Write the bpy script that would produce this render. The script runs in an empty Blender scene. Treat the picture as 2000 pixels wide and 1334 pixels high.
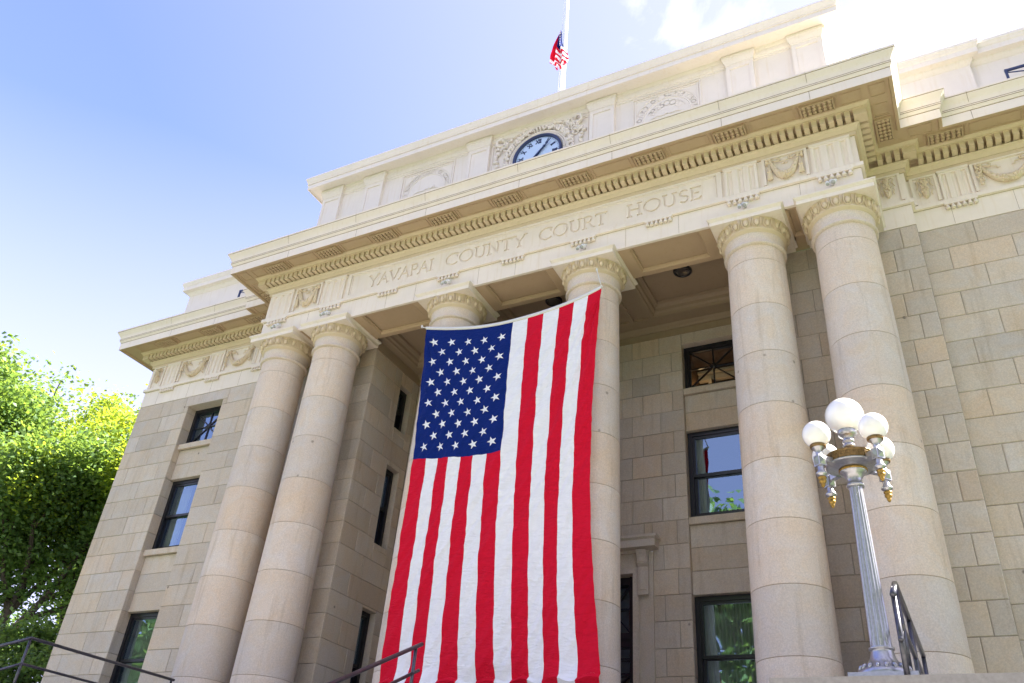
import bpy, bmesh, math, random
import numpy as np
from mathutils import Vector, Matrix
PI=math.pi; R=math.radians
S=1.4                                    # metres per building unit
rng=random.Random(7)
sc=bpy.context.scene; C=sc.collection

# ------------------------------------------------------------ materials
def newmat(name):
    m=bpy.data.materials.new(name); m.use_nodes=True; nt=m.node_tree
    b=nt.nodes['Principled BSDF']; return m,nt,b
def N(nt,t,**k):
    n=nt.nodes.new(t)
    for a,v in k.items():
        if a in n.inputs: n.inputs[a].default_value=v
        else: setattr(n,a,v)
    return n
def L(nt,a,b): nt.links.new(a,b)
def mixc(nt,fac,a,b,mode='MIX'):
    n=nt.nodes.new('ShaderNodeMix'); n.data_type='RGBA'; n.blend_type=mode
    for i,v in ((0,fac),(6,a),(7,b)):
        if hasattr(v,'links'): L(nt,v,n.inputs[i])
        else: n.inputs[i].default_value=v if i==0 else (*v,1)
    return n.outputs[2]
def ramp(nt,src,p0,p1,c0=(0,0,0),c1=(1,1,1)):
    r=nt.nodes.new('ShaderNodeValToRGB'); L(nt,src,r.inputs[0])
    e=r.color_ramp.elements; e[0].position=p0; e[1].position=p1; e[0].color=(*c0,1); e[1].color=(*c1,1)
    return r.outputs[0]
def bump(nt,b,src,strength,dist=.01):
    n=nt.nodes.new('ShaderNodeBump'); n.inputs['Strength'].default_value=strength; n.inputs['Distance'].default_value=dist
    L(nt,src,n.inputs['Height']); L(nt,n.outputs[0],b.inputs['Normal'])
def flat(name,col,rough=.6,metal=0,spec=.5,noise=.0,nscale=8,bmp=0):
    m,nt,b=newmat(name); b.inputs['Roughness'].default_value=rough; b.inputs['Metallic'].default_value=metal
    b.inputs['Specular IOR Level'].default_value=spec
    if noise or bmp:
        tc=N(nt,'ShaderNodeTexCoord'); n=N(nt,'ShaderNodeTexNoise',Scale=nscale,Detail=6.0,Roughness=.6); L(nt,tc.outputs['Object'],n.inputs['Vector'])
        c=mixc(nt,ramp(nt,n.outputs[0],.35,.7),[x*(1-noise) for x in col],[min(1,x*(1+noise)) for x in col]); L(nt,c,b.inputs['Base Color'])
        if bmp: bump(nt,b,n.outputs[0],bmp)
    else: b.inputs['Base Color'].default_value=(*col,1)
    return m
def granite(name,base,dark):
    m,nt,b=newmat(name); b.inputs['Roughness'].default_value=.78; b.inputs['Specular IOR Level'].default_value=.3
    tc=N(nt,'ShaderNodeTexCoord'); at=N(nt,'ShaderNodeAttribute',attribute_name='tint')
    geo=tc.outputs['Object']
    sp=N(nt,'ShaderNodeTexNoise',Scale=38.,Detail=4.,Roughness=.75); L(nt,geo,sp.inputs[0])
    sp2=N(nt,'ShaderNodeTexVoronoi',Scale=70.); L(nt,geo,sp2.inputs[0])
    md=N(nt,'ShaderNodeTexNoise',Scale=1.9,Detail=7.,Roughness=.66,Distortion=.9); L(nt,geo,md.inputs[0])
    hu=N(nt,'ShaderNodeTexNoise',Scale=.8,Detail=3.); L(nt,geo,hu.inputs[0])
    c=mixc(nt,1.,base,(1,1,1),'MULTIPLY')
    c=mixc(nt,1.,c,at.outputs['Color'],'MULTIPLY')
    c=mixc(nt,ramp(nt,sp.outputs[0],.38,.66),mixc(nt,1.,c,(.80,.80,.81),'MULTIPLY'),c)
    c=mixc(nt,ramp(nt,sp2.outputs['Distance'],.10,.25),mixc(nt,1.,c,(.72,.71,.70),'MULTIPLY'),c)
    c=mixc(nt,ramp(nt,md.outputs[0],.36,.66),mixc(nt,1.,c,(1.01,.935,.83),'MULTIPLY'),c)
    c=mixc(nt,ramp(nt,hu.outputs[0],.4,.65),mixc(nt,1.,c,(.95,.955,.985),'MULTIPLY'),c)
    sm_=N(nt,'ShaderNodeMapping'); sm_.inputs['Scale'].default_value=(3.4,3.4,.30); L(nt,geo,sm_.inputs[0])
    sn=N(nt,'ShaderNodeTexNoise',Scale=1.6,Detail=6.,Roughness=.65); L(nt,sm_.outputs[0],sn.inputs[0])
    c=mixc(nt,ramp(nt,sn.outputs[0],.54,.74),c,mixc(nt,1.,c,(.80,.77,.72),'MULTIPLY'))
    # sparse chips and stains
    st=N(nt,'ShaderNodeTexVoronoi',Scale=1.15,Randomness=1.); L(nt,geo,st.inputs[0])
    nn=N(nt,'ShaderNodeTexNoise',Scale=9.); L(nt,geo,nn.inputs[0])
    ad=N(nt,'ShaderNodeMath',operation='MULTIPLY_ADD'); L(nt,nn.outputs[0],ad.inputs[0]); ad.inputs[1].default_value=.05; L(nt,st.outputs['Distance'],ad.inputs[2])
    c=mixc(nt,ramp(nt,ad.outputs[0],.045,.075,(1,1,1),(0,0,0)),c,dark)
    L(nt,c,b.inputs['Base Color'])
    bump(nt,b,sp.outputs[0],.25,.004)
    return m
def creammat(name,col,dirt=.5):
    m,nt,b=newmat(name); b.inputs['Roughness'].default_value=.55; b.inputs['Specular IOR Level'].default_value=.35
    tc=N(nt,'ShaderNodeTexCoord'); n=N(nt,'ShaderNodeTexNoise',Scale=1.3,Detail=7.,Roughness=.62); L(nt,tc.outputs['Object'],n.inputs[0])
    mp=N(nt,'ShaderNodeMapping'); mp.inputs['Scale'].default_value=(6,6,.5); L(nt,tc.outputs['Object'],mp.inputs[0])
    n2=N(nt,'ShaderNodeTexNoise',Scale=2.,Detail=5.); L(nt,mp.outputs[0],n2.inputs[0])
    n3=N(nt,'ShaderNodeTexNoise',Scale=4.5,Detail=8.,Roughness=.7); L(nt,tc.outputs['Object'],n3.inputs[0])
    c=mixc(nt,ramp(nt,n.outputs[0],.35,.7),[x*.93 for x in col],col)
    c=mixc(nt,ramp(nt,n2.outputs[0],.55,.8),c,[col[0]*.9,col[1]*.87,col[2]*.8])
    c=mixc(nt,ramp(nt,n3.outputs[0],.70,.78),c,[col[0]*(1-.55*dirt),col[1]*(1-.62*dirt),col[2]*(1-.7*dirt)])
    L(nt,c,b.inputs['Base Color']); bump(nt,b,n3.outputs[0],.15,.006)
    return m
M={}
M['stone']=granite('granite_blocks',(.70,.635,.555),(.22,.18,.15))
M['drum']=granite('granite_drums',(.785,.705,.625),(.33,.28,.23))
M['mortar']=flat('mortar_joint',(.36,.31,.25),.9,noise=.2,nscale=5)
M['cream']=creammat('cream_paint',(.865,.77,.655),.4)
M['soffit']=creammat('cream_paint_shaded',(.72,.585,.405),.85)  # cream paint with underside shade and warm bounce in its colour, plus dirt chips
M['eave']=creammat('shaded_eave_paint',(.53,.395,.25),1.)  # same paint again, eave shade darkened into the base colour; dirt chips on top
M['ceiling']=creammat('shaded_ceiling_paint',(.39,.30,.20),.6)  # ceiling tone holds the portico's shade, painted in for a darker interior
M['relief']=creammat('terracotta_relief',(.78,.65,.47),.9)
M['attic']=creammat('pale_attic_paint',(.84,.765,.665),.12)
M['black']=flat('black_window_paint',(.012,.013,.018),.28)
M['iron']=flat('dark_grey_steel_tube',(.10,.10,.115),.33,.75,noise=.25,nscale=20)
M['steel']=flat('galvanised_tube',(.34,.35,.38),.35,.8,noise=.2,nscale=14)
M['silver']=flat('silver_paint',(.43,.43,.45),.30,.8,noise=.12,nscale=30,bmp=.06)
M['brass']=flat('aged_gold_paint',(.36,.22,.05),.45,.65,noise=.35,nscale=26,bmp=.1)
M['bronze']=flat('brown_bronze',(.22,.14,.055),.45,.6,noise=.35,nscale=24)
M['white']=flat('white_enamel',(.85,.85,.84),.35)
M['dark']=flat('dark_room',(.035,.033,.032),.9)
M['warmroom']=flat('warm_wood_room',(.17,.105,.065),.8,noise=.3,nscale=3)
M['curtain']=flat('pale_curtain',(.62,.63,.50),.9)
M['greylens']=flat('pale_grey_lens',(.45,.45,.44),.4)
M['lens']=flat('lamp_lens',(.06,.05,.045),.2)
M['concrete']=flat('concrete',(.26,.24,.21),.85,noise=.18,nscale=3,bmp=.2)
M['step']=flat('granite_step',(.30,.28,.26),.8,noise=.12,nscale=20,bmp=.1)
M['grass']=flat('lawn',(.06,.11,.028),.95,noise=.4,nscale=2,bmp=.4)
M['roof']=flat('pale_roof_gravel',(.36,.345,.31),.95,noise=.15,nscale=6)
M['grime']=flat('weathered_open_joint',(.30,.21,.10),.95,noise=.4,nscale=9)
M['rope']=flat('white_rope',(.72,.70,.66),.8)
M['clockface']=flat('white_clock_dial',(.52,.66,.86),.4)
M['clockink']=flat('navy_clock_paint',(.012,.03,.10),.3)
M['bark']=flat('bark',(.085,.065,.05),.95,noise=.4,nscale=9,bmp=.6)
def globe():
    m,nt,b=newmat('opal_glass'); b.inputs['Base Color'].default_value=(.88,.87,.84,1); b.inputs['Roughness'].default_value=.12
    b.inputs['Subsurface Weight'].default_value=.4; b.inputs['Subsurface Radius'].default_value=(.1,.09,.08); b.inputs['Coat Weight'].default_value=.5; b.inputs['Coat Roughness'].default_value=.03
    return m
M['globe']=globe()
def glass(name,base_ref,tint=(.75,.82,.85)):
    m=bpy.data.materials.new(name); m.use_nodes=True; nt=m.node_tree; nt.nodes.clear()
    o=N(nt,'ShaderNodeOutputMaterial'); mx=N(nt,'ShaderNodeMixShader'); t=N(nt,'ShaderNodeBsdfTransparent'); t.inputs[0].default_value=(*tint,1)
    g=N(nt,'ShaderNodeBsdfGlossy'); g.inputs['Roughness'].default_value=.015; g.inputs[0].default_value=(.50,.72,1,1)
    f=N(nt,'ShaderNodeFresnel'); f.inputs[0].default_value=1.5
    a=N(nt,'ShaderNodeMath',operation='ADD'); L(nt,f.outputs[0],a.inputs[0]); a.inputs[1].default_value=base_ref; a.use_clamp=True
    tc=N(nt,'ShaderNodeTexCoord'); n=N(nt,'ShaderNodeTexNoise',Scale=.9,Detail=1.); L(nt,tc.outputs['Object'],n.inputs[0])
    bp=N(nt,'ShaderNodeBump'); bp.inputs['Strength'].default_value=.25; bp.inputs['Distance'].default_value=.03; L(nt,n.outputs[0],bp.inputs['Height']); L(nt,bp.outputs[0],g.inputs['Normal'])
    L(nt,a.outputs[0],mx.inputs[0]); L(nt,t.outputs[0],mx.inputs[1]); L(nt,g.outputs[0],mx.inputs[2]); L(nt,mx.outputs[0],o.inputs[0])
    return m
M['glass']=glass('window_glass',.27); M['glassdark']=glass('clerestory_glass',.06)
def cloth(name,col,weave=.15):
    m,nt,b=newmat(name); b.inputs['Roughness'].default_value=.7; b.inputs['Specular IOR Level'].default_value=.12
    b.inputs['Sheen Weight'].default_value=0
    tc=N(nt,'ShaderNodeTexCoord')
    mp=N(nt,'ShaderNodeMapping'); mp.inputs['Rotation'].default_value=(0,R(32),0); mp.inputs['Scale'].default_value=(1.,1.,3.6); L(nt,tc.outputs['Object'],mp.inputs[0])
    n=N(nt,'ShaderNodeTexNoise',Scale=3.4,Detail=6.,Roughness=.62,Distortion=1.5); L(nt,mp.outputs[0],n.inputs[0])
    c=mixc(nt,ramp(nt,n.outputs[0],.3,.7),[x*.94 for x in col],[min(1,x*1.03) for x in col]); L(nt,c,b.inputs['Base Color'])
    bump(nt,b,n.outputs[0],.6,.06)
    tr=N(nt,'ShaderNodeBsdfTranslucent'); L(nt,c,tr.inputs[0]); mx=N(nt,'ShaderNodeMixShader'); mx.inputs[0].default_value=.10
    o=nt.nodes['Material Output']; L(nt,b.outputs[0],mx.inputs[1]); L(nt,tr.outputs[0],mx.inputs[2]); L(nt,mx.outputs[0],o.inputs[0])
    return m
M['red']=cloth('red_nylon',(.70,.006,.032)); M['wht']=cloth('white_nylon',(.93,.93,.97)); M['blue']=cloth('blue_nylon',(.003,.020,.17))
def leafmat(name,c0,c1,trans):
    m,nt,b=newmat(name); b.inputs['Roughness'].default_value=.45
    at=N(nt,'ShaderNodeAttribute',attribute_name='tint'); c=mixc(nt,at.outputs['Fac'],c0,c1); L(nt,c,b.inputs['Base Color'])
    tr=N(nt,'ShaderNodeBsdfTranslucent'); L(nt,mixc(nt,at.outputs['Fac'],[c0[0]*1.7,c0[1]*1.5,c0[2]*.7],[c1[0]*1.7,c1[1]*1.5,c1[2]*.6]),tr.inputs[0]); mx=N(nt,'ShaderNodeMixShader'); mx.inputs[0].default_value=trans
    o=nt.nodes['Material Output']; L(nt,b.outputs[0],mx.inputs[1]); L(nt,tr.outputs[0],mx.inputs[2]); L(nt,mx.outputs[0],o.inputs[0])
    return m
M['leaf']=leafmat('green_leaves',(.10,.185,.075),(.20,.31,.10),.5)
M['leafy']=leafmat('yellow_green_leaves',(.16,.25,.045),(.33,.42,.08),.6)

# ------------------------------------------------------------ mesh builder
class MB:
    def __init__(s): s.v=[]; s.f=[]; s.t=[]; s.mi=[]; s.sm=[]
    def add(s,vs,fs,tint=(1,1,1),mi=0,sm=False):
        o=len(s.v); s.v+= [tuple(v) for v in vs]
        for f in fs: s.f.append([i+o for i in f]); s.t.append(tint); s.mi.append(mi); s.sm.append(sm)
    def box(s,x0,x1,y0,y1,z0,z1,**k):
        v=[(x,y,z) for z in (z0,z1) for y in (y0,y1) for x in (x0,x1)]
        s.add(v,[(0,2,3,1),(4,5,7,6),(0,1,5,4),(2,6,7,3),(0,4,6,2),(1,3,7,5)],**k)
    def quad(s,a,b,c,d,**k): s.add([a,b,c,d],[(0,1,2,3)],**k)
    def beam(s,a,b,w,h=None,up=(0,0,1),**k):
        h=h or w; a=Vector(a);b=Vector(b); d=(b-a).normalized(); u=Vector(up)
        if abs(d.dot(u))>.98: u=Vector((0,1,0))
        r=d.cross(u).normalized()*w/2; t=r.cross(d).normalized()*h/2
        v=[p+i*r+j*t for p in (a,b) for i,j in ((-1,-1),(1,-1),(1,1),(-1,1))]
        s.add(v,[(3,2,1,0),(4,5,6,7),(0,1,5,4),(1,2,6,5),(2,3,7,6),(3,0,4,7)],**k)
    def tube(s,pts,r,n=10,cap=True,**k):
        pts=[Vector(p) for p in pts]; rs=r if hasattr(r,'__len__') else [r]*len(pts); vs=[];prev=None
        for i,p in enumerate(pts):
            d=(pts[min(i+1,len(pts)-1)]-pts[max(i-1,0)]).normalized()
            if prev is None:
                u=Vector((0,0,1)) if abs(d.z)<.9 else Vector((1,0,0)); a=d.cross(u).normalized()
            else: a=(prev-d*prev.dot(d)).normalized()
            prev=a; b=d.cross(a)
            for j in range(n): t=2*PI*j/n; vs.append(p+(a*math.cos(t)+b*math.sin(t))*rs[i])
        fs=[(i*n+j,i*n+(j+1)%n,(i+1)*n+(j+1)%n,(i+1)*n+j) for i in range(len(pts)-1) for j in range(n)]
        if cap: fs+=[tuple(range(n))[::-1],tuple(range((len(pts)-1)*n,len(pts)*n))]
        k.setdefault('sm',True); s.add(vs,fs,**k)
    def lathe(s,prof,cx=0,cy=0,n=32,tints=None,**k):
        k.setdefault('sm',True)
        vs=[(cx+r*math.cos(2*PI*j/n),cy+r*math.sin(2*PI*j/n),z) for r,z in prof for j in range(n)]
        o=len(s.v); s.v+=vs
        for i in range(len(prof)-1):
            for j in range(n):
                s.f.append([o+i*n+j,o+i*n+(j+1)%n,o+(i+1)*n+(j+1)%n,o+(i+1)*n+j]); s.t.append(tints[i] if tints else k.get('tint',(1,1,1))); s.mi.append(k.get('mi',0)); s.sm.append(k['sm'])
    def ball(s,c,r,n=8,m=6,**k):
        rx,ry,rz=r if hasattr(r,'__len__') else (r,)*3; k.setdefault('sm',True); vs=[];fs=[]
        for i in range(m+1):
            a=PI*i/m
            for j in range(n): t=2*PI*j/n; vs.append((c[0]+rx*math.sin(a)*math.cos(t),c[1]+ry*math.sin(a)*math.sin(t),c[2]+rz*math.cos(a)))
        for i in range(m):
            for j in range(n): fs.append((i*n+j,(i+1)*n+j,(i+1)*n+(j+1)%n,i*n+(j+1)%n))
        s.add(vs,fs,**k)
    def ring(s,c,nrm,R0,r,a0=0,a1=2*PI,n=16,m=6,**k):
        c=Vector(c);nrm=Vector(nrm).normalized(); u=Vector((0,0,1)) if abs(nrm.z)<.9 else Vector((1,0,0)); a=u.cross(nrm).normalized(); b=nrm.cross(a)
        s.tube([c+(a*math.cos(a0+(a1-a0)*i/n)+b*math.sin(a0+(a1-a0)*i/n))*R0 for i in range(n+1)],r,n=m,**k)
    def sweep(s,prof,path,closed=False,**k):
        """profile [(out,z)] swept along plan path; outward = right-hand side of travel"""
        P=[Vector((p[0],p[1])) for p in path]; nn=len(P); nor=[]; loop=nn>3 and (P[0]-P[-1]).length<1e-6
        for i in range(nn-1):
            d=(P[i+1]-P[i]).normalized(); nor.append(Vector((d.y,-d.x)))
        off=[]
        for i in range(nn):
            a=nor[max(i-1,0)] if not (loop and i==0) else nor[-1]; b=nor[min(i,nn-2)] if not (loop and i==nn-1) else nor[0]; m=a+b; off.append(m/ m.dot(a) if m.length>1e-6 else a)
        vs=[(P[i].x+off[i].x*o,P[i].y+off[i].y*o,z) for i in range(nn) for o,z in prof]; q=len(prof)
        fs=[(i*q+j,(i+1)*q+j,(i+1)*q+j+1,i*q+j+1) for i in range(nn-1) for j in range(q-1)]
        s.add(vs,fs,**k)
    def ev(s,f): s.v=[f(v) for v in s.v]; return s

def finish(name,mb,mats,parent=None,loc=(0,0,0)):
    me=bpy.data.meshes.new(name)
    lo=Vector(loc)
    me.from_pydata([((v[0]-lo.x)*S,(v[1]-lo.y)*S,(v[2]-lo.z)*S) for v in mb.v],[],mb.f)
    mats=mats if isinstance(mats,(list,tuple)) else [mats]
    for m in mats: me.materials.append(M[m])
    me.polygons.foreach_set('material_index',mb.mi); me.polygons.foreach_set('use_smooth',mb.sm)
    at=me.attributes.new('tint','FLOAT_COLOR','FACE'); at.data.foreach_set('color',[c for t in mb.t for c in (*t,1)])
    me.update()
    o=bpy.data.objects.new(name,me); C.objects.link(o)
    o.location=lo*S
    if parent:
        o.parent=parent; o.location=(lo*S)-WL[parent.name]
    WL[o.name]=lo*S
    return o
WL={}
def empty(name,loc,label,cat,group=None):
    o=bpy.data.objects.new(name,None); C.objects.link(o); o.location=Vector(loc)*S; o.empty_display_size=.3; WL[o.name]=Vector(loc)*S
    tag(o,label,cat,group); return o
def tag(o,label=None,cat=None,group=None,kind=None):
    if label: o['label']=label
    if cat: o['category']=cat
    if group: o['group']=group
    if kind: o['kind']=kind
    return o
def sharp(o,ang=35):
    me=o.data; me.polygons.foreach_set('use_smooth',[True]*len(me.polygons))
    bm=bmesh.new(); bm.from_mesh(me)
    for e in bm.edges:
        if len(e.link_faces)==2: e.smooth=e.calc_face_angle(0)<R(ang)
        else: e.smooth=False
    bm.to_mesh(me); bm.free(); return o
def copy_tree(o,loc,parent=None):
    c=o.copy(); C.objects.link(c)
    if parent: c.parent=parent
    if loc is not None: c.location=Vector(loc)*S
    for ch in o.children: copy_tree(ch,None,c)
    return c

# ------------------------------------------------------------ stroke lettering
def arc(cx,cy,rx,ry,a0,a1,n=12): return [(cx+rx*math.cos(R(a0+(a1-a0)*i/n)),cy+ry*math.sin(R(a0+(a1-a0)*i/n))) for i in range(n+1)]
SER=.11
def serif(x,y,w=SER): return [(x-w,y),(x+w,y)]
LET={
 'A':(.86,[[(0,0),(.43,1)],[(.43,1),(.86,0)],[(.17,.36),(.69,.36)],serif(0,0,.09),serif(.86,0,.09)]),
 'B':(.6,[[(.08,0),(.08,1)],[(0,1),(.3,1)]+arc(.3,.77,.22,.23,90,-90)+[(.08,.54)],[(.08,.54),(.33,.54)]+arc(.33,.27,.26,.27,90,-90)+[(0,0)]]),
 'C':(.86,[arc(.5,.5,.48,.5,48,312,18),[(.83,.72),(.83,.95)]]),
 'D':(.8,[[(.08,0),(.08,1)],[(0,1),(.3,1)]+arc(.3,.5,.48,.5,90,-90,16)+[(0,0)]]),
 'E':(.56,[[(.08,0),(.08,1)],[(0,1),(.52,1),(.52,.87)],[(.08,.53),(.42,.53)],[(0,0),(.55,0),(.55,.14)]]),
 'F':(.54,[[(.08,0),(.08,1)],[(0,1),(.52,1),(.52,.87)],[(.08,.53),(.42,.53)],serif(.08,0)]),
 'H':(.82,[[(.1,0),(.1,1)],[(.72,0),(.72,1)],[(.1,.53),(.72,.53)],serif(.1,0),serif(.1,1),serif(.72,0),serif(.72,1)]),
 'I':(.2,[[(.1,0),(.1,1)],serif(.1,0),serif(.1,1)]),
 'N':(.86,[[(.1,0),(.1,1)],[(.06,1),(.76,0)],[(.76,0),(.76,1)],serif(.1,0),serif(.76,1),serif(.04,1,.06)]),
 'O':(1.,[arc(.5,.5,.48,.5,0,360,28)]),
 'P':(.58,[[(.08,0),(.08,1)],[(0,1),(.3,1)]+arc(.3,.75,.26,.25,90,-90)+[(.08,.5)],serif(.08,0)]),
 'R':(.68,[[(.08,0),(.08,1)],[(0,1),(.3,1)]+arc(.3,.76,.24,.24,90,-90)+[(.08,.52)],[(.3,.52),(.64,.0),(.72,0)],serif(.08,0)]),
 'S':(.52,[arc(.27,.76,.21,.24,40,270,10)+arc(.27,.26,.23,.26,90,-140,10)]),
 'T':(.72,[[(.36,0),(.36,1)],[(0,.86),(0,1),(.72,1),(.72,.86)],serif(.36,0)]),
 'U':(.8,[[(.1,1),(.1,.32)]+arc(.39,.32,.29,.32,180,360,12)+[(.68,1)],serif(.1,1),serif(.68,1)]),
 'V':(.82,[[(0,1),(.41,0)],[(.41,0),(.82,1)],serif(0,1,.09),serif(.82,1,.09)]),
 'X':(.8,[[(0,1),(.78,0)],[(.02,0),(.76,1)],serif(.02,0),serif(.02,1),serif(.76,0),serif(.76,1)]),
 'Y':(.78,[[(0,1),(.39,.47)],[(.78,1),(.39,.47)],[(.39,.47),(.39,0)],serif(.39,0),serif(0,1,.09),serif(.78,1,.09)]),
 'J':(.4,[[(.28,1),(.28,.2),(.1,0)],serif(.28,1)]),'G':(.86,[arc(.5,.5,.48,.5,48,330,18),[(.62,.45),(.85,.45),(.85,.12)]]),
 'M':(.95,[[(.1,0),(.1,1)],[(.1,1),(.47,.2)],[(.47,.2),(.84,1)],[(.84,1),(.84,0)]]),'L':(.54,[[(.08,1),(.08,0)],[(0,0),(.52,0),(.52,.14)]]),
 '.':(.2,[[(.08,0),(.12,0)]]),' ':(.4,[])}
def strokes(text,gap=.16):
    x=0; out=[]
    for ch in text:
        w,st=LET[ch]
        for p in st: out.append([(a+x,b) for a,b in p])
        x+=w+gap
    return out,x-gap
def stroke_boxes(mb,polys,fn,w,d0,d1,**k):
    """polyline strokes -> thin boxes; fn maps 2-D point + depth to 3-D"""
    for p in polys:
        for a,b in zip(p[:-1],p[1:]):
            a=Vector(a);b=Vector(b);d=b-a
            if d.length<1e-6: continue
            d.normalize(); n=Vector((-d.y,d.x))*w/2; e=d*w*.42
            q=[a-e-n,b+e-n,b+e+n,a-e+n]
            v=[fn(x.x,x.y,d0) for x in q]+[fn(x.x,x.y,d1) for x in q]
            mb.add(v,[(3,2,1,0),(4,5,6,7),(0,1,5,4),(1,2,6,5),(2,3,7,6),(3,0,4,7)],**k)

# ------------------------------------------------------------ masonry
CH=.407; Z0=4.10
def zc(k): return Z0+CH*k
def tint():
    r=rng.random()
    b=rng.uniform(.89,1.04)
    if r<.42: c=(1.,.985,.965)
    elif r<.66: c=(1.02,.975,.915)
    elif r<.84: c=(.985,.985,.99)
    elif r<.94: c=(1.03,.96,.885)
    else: c=(.92,.92,.92)
    return tuple(b*x for x in c)
G=.0042
def block(mb,O,U,Nn,u0,u1,z0,z1,dep=.045,tn=None):
    """a dressed block: face on plane O + U*u, normal Nn, chamfered arris"""
    tn=tn or tint(); O=Vector(O);U=Vector(U);Nn=Vector(Nn); g=G*rng.uniform(.65,1.45);c=.006*rng.uniform(.8,1.5)
    def P(u,z,d): q=O+U*u+Nn*d; return (q.x,q.y,z)
    a=[P(u0+g+c,z0+g+c,0),P(u1-g-c,z0+g+c,0),P(u1-g-c,z1-g-c,0),P(u0+g+c,z1-g-c,0)]
    b=[P(u0+g,z0+g,-c),P(u1-g,z0+g,-c),P(u1-g,z1-g,-c),P(u0+g,z1-g,-c)]
    d=[P(u0+g,z0+g,-dep),P(u1-g,z0+g,-dep),P(u1-g,z1-g,-dep),P(u0+g,z1-g,-dep)]
    mb.add(a+b+d,[(0,1,2,3)]+[(i+4,(i+1)%4+4,(i+1)%4,i) for i in range(4)]+[(i+8,(i+1)%4+8,(i+1)%4+4,i+4) for i in range(4)],tint=tn)
def masonry(mb,O,U,Nn,u0,u1,z0,z1,pat=None,ex=()):
    """courses between z0 and z1; ex = openings (u0,u1,z0,z1); pat = joint positions for even / odd courses"""
    k=math.floor((z0-Z0)/CH+1e-4)
    while zc(k)<z1-.01:
        a=max(zc(k),z0); b=min(zc(k+1),z1)
        if b-a>.03:
            par=k%2; js=[u0]
            if pat: js+=[u for u in pat[par] if u0+.05<u<u1-.05]
            else:
                u=u0+(.42 if par else .80)+rng.uniform(-.05,.05)
                while u<u1-.28: js.append(u); u+=rng.choice((.62,.8,.95))+rng.uniform(-.04,.04)
            js.append(u1)
            for s0,s1 in zip(js[:-1],js[1:]):
                segs=[(s0,s1,a,b)]
                for (e0,e1,f0,f1) in ex:
                    ns=[]
                    for (p,q,c,d) in segs:
                        if q<=e0+1e-4 or p>=e1-1e-4 or d<=f0+.02 or c>=f1-.02: ns.append((p,q,c,d)); continue
                        if p<e0: ns.append((p,e0,c,d))
                        if q>e1: ns.append((e1,q,c,d))
                        m0,m1=max(p,e0),min(q,e1)
                        if c<f0-.02: ns.append((m0,m1,c,f0))
                        if d>f1+.02: ns.append((m0,m1,f1,d))
                    segs=ns
                for (p,q,c,d) in segs:
                    if q-p>.03: block(mb,O,U,Nn,p,q,c,d)
        k+=1
def backing(mb,O,U,Nn,u0,u1,z0,z1,ex=(),d=.010,mi=1):
    """mortar plane just behind the block faces, cut round the openings"""
    us=sorted({u0,u1,*[e for x in ex for e in x[:2]]}); zs=sorted({z0,z1,*[e for x in ex for e in x[2:]]})
    O=Vector(O);U=Vector(U);Nn=Vector(Nn)
    for a,b in zip(us[:-1],us[1:]):
        for c,e in zip(zs[:-1],zs[1:]):
            mu,mz=(a+b)/2,(c+e)/2
            if any(x[0]<mu<x[1] and x[2]<mz<x[3] for x in ex): continue
            if a<u0-1e-6 or b>u1+1e-6: continue
            q=[O+U*u-Nn*d for u in (a,b)]
            mb.quad((q[0].x,q[0].y,c),(q[1].x,q[1].y,c),(q[1].x,q[1].y,e),(q[0].x,q[0].y,e),mi=mi)

# ------------------------------------------------------------ dimensions (building units)
FL=1.70          # portico floor
GR=-1.15         # ground
COLX=[-5.37,-4.06,-1.36,1.36,4.06,5.37]
ZT=8.98          # top of the stonework
XP=3.63; XQ=6.37; XW=10.70; YP=.65; YW=.87; YB=2.25
WIN=[(7.78,8.72,'star'),(5.35,6.95,'sash'),(2.30,4.09,'sash')]

court=empty('courthouse',(0,2,GR),'cream and granite courthouse with a columned portico and a clock in its parapet','courthouse')

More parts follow.
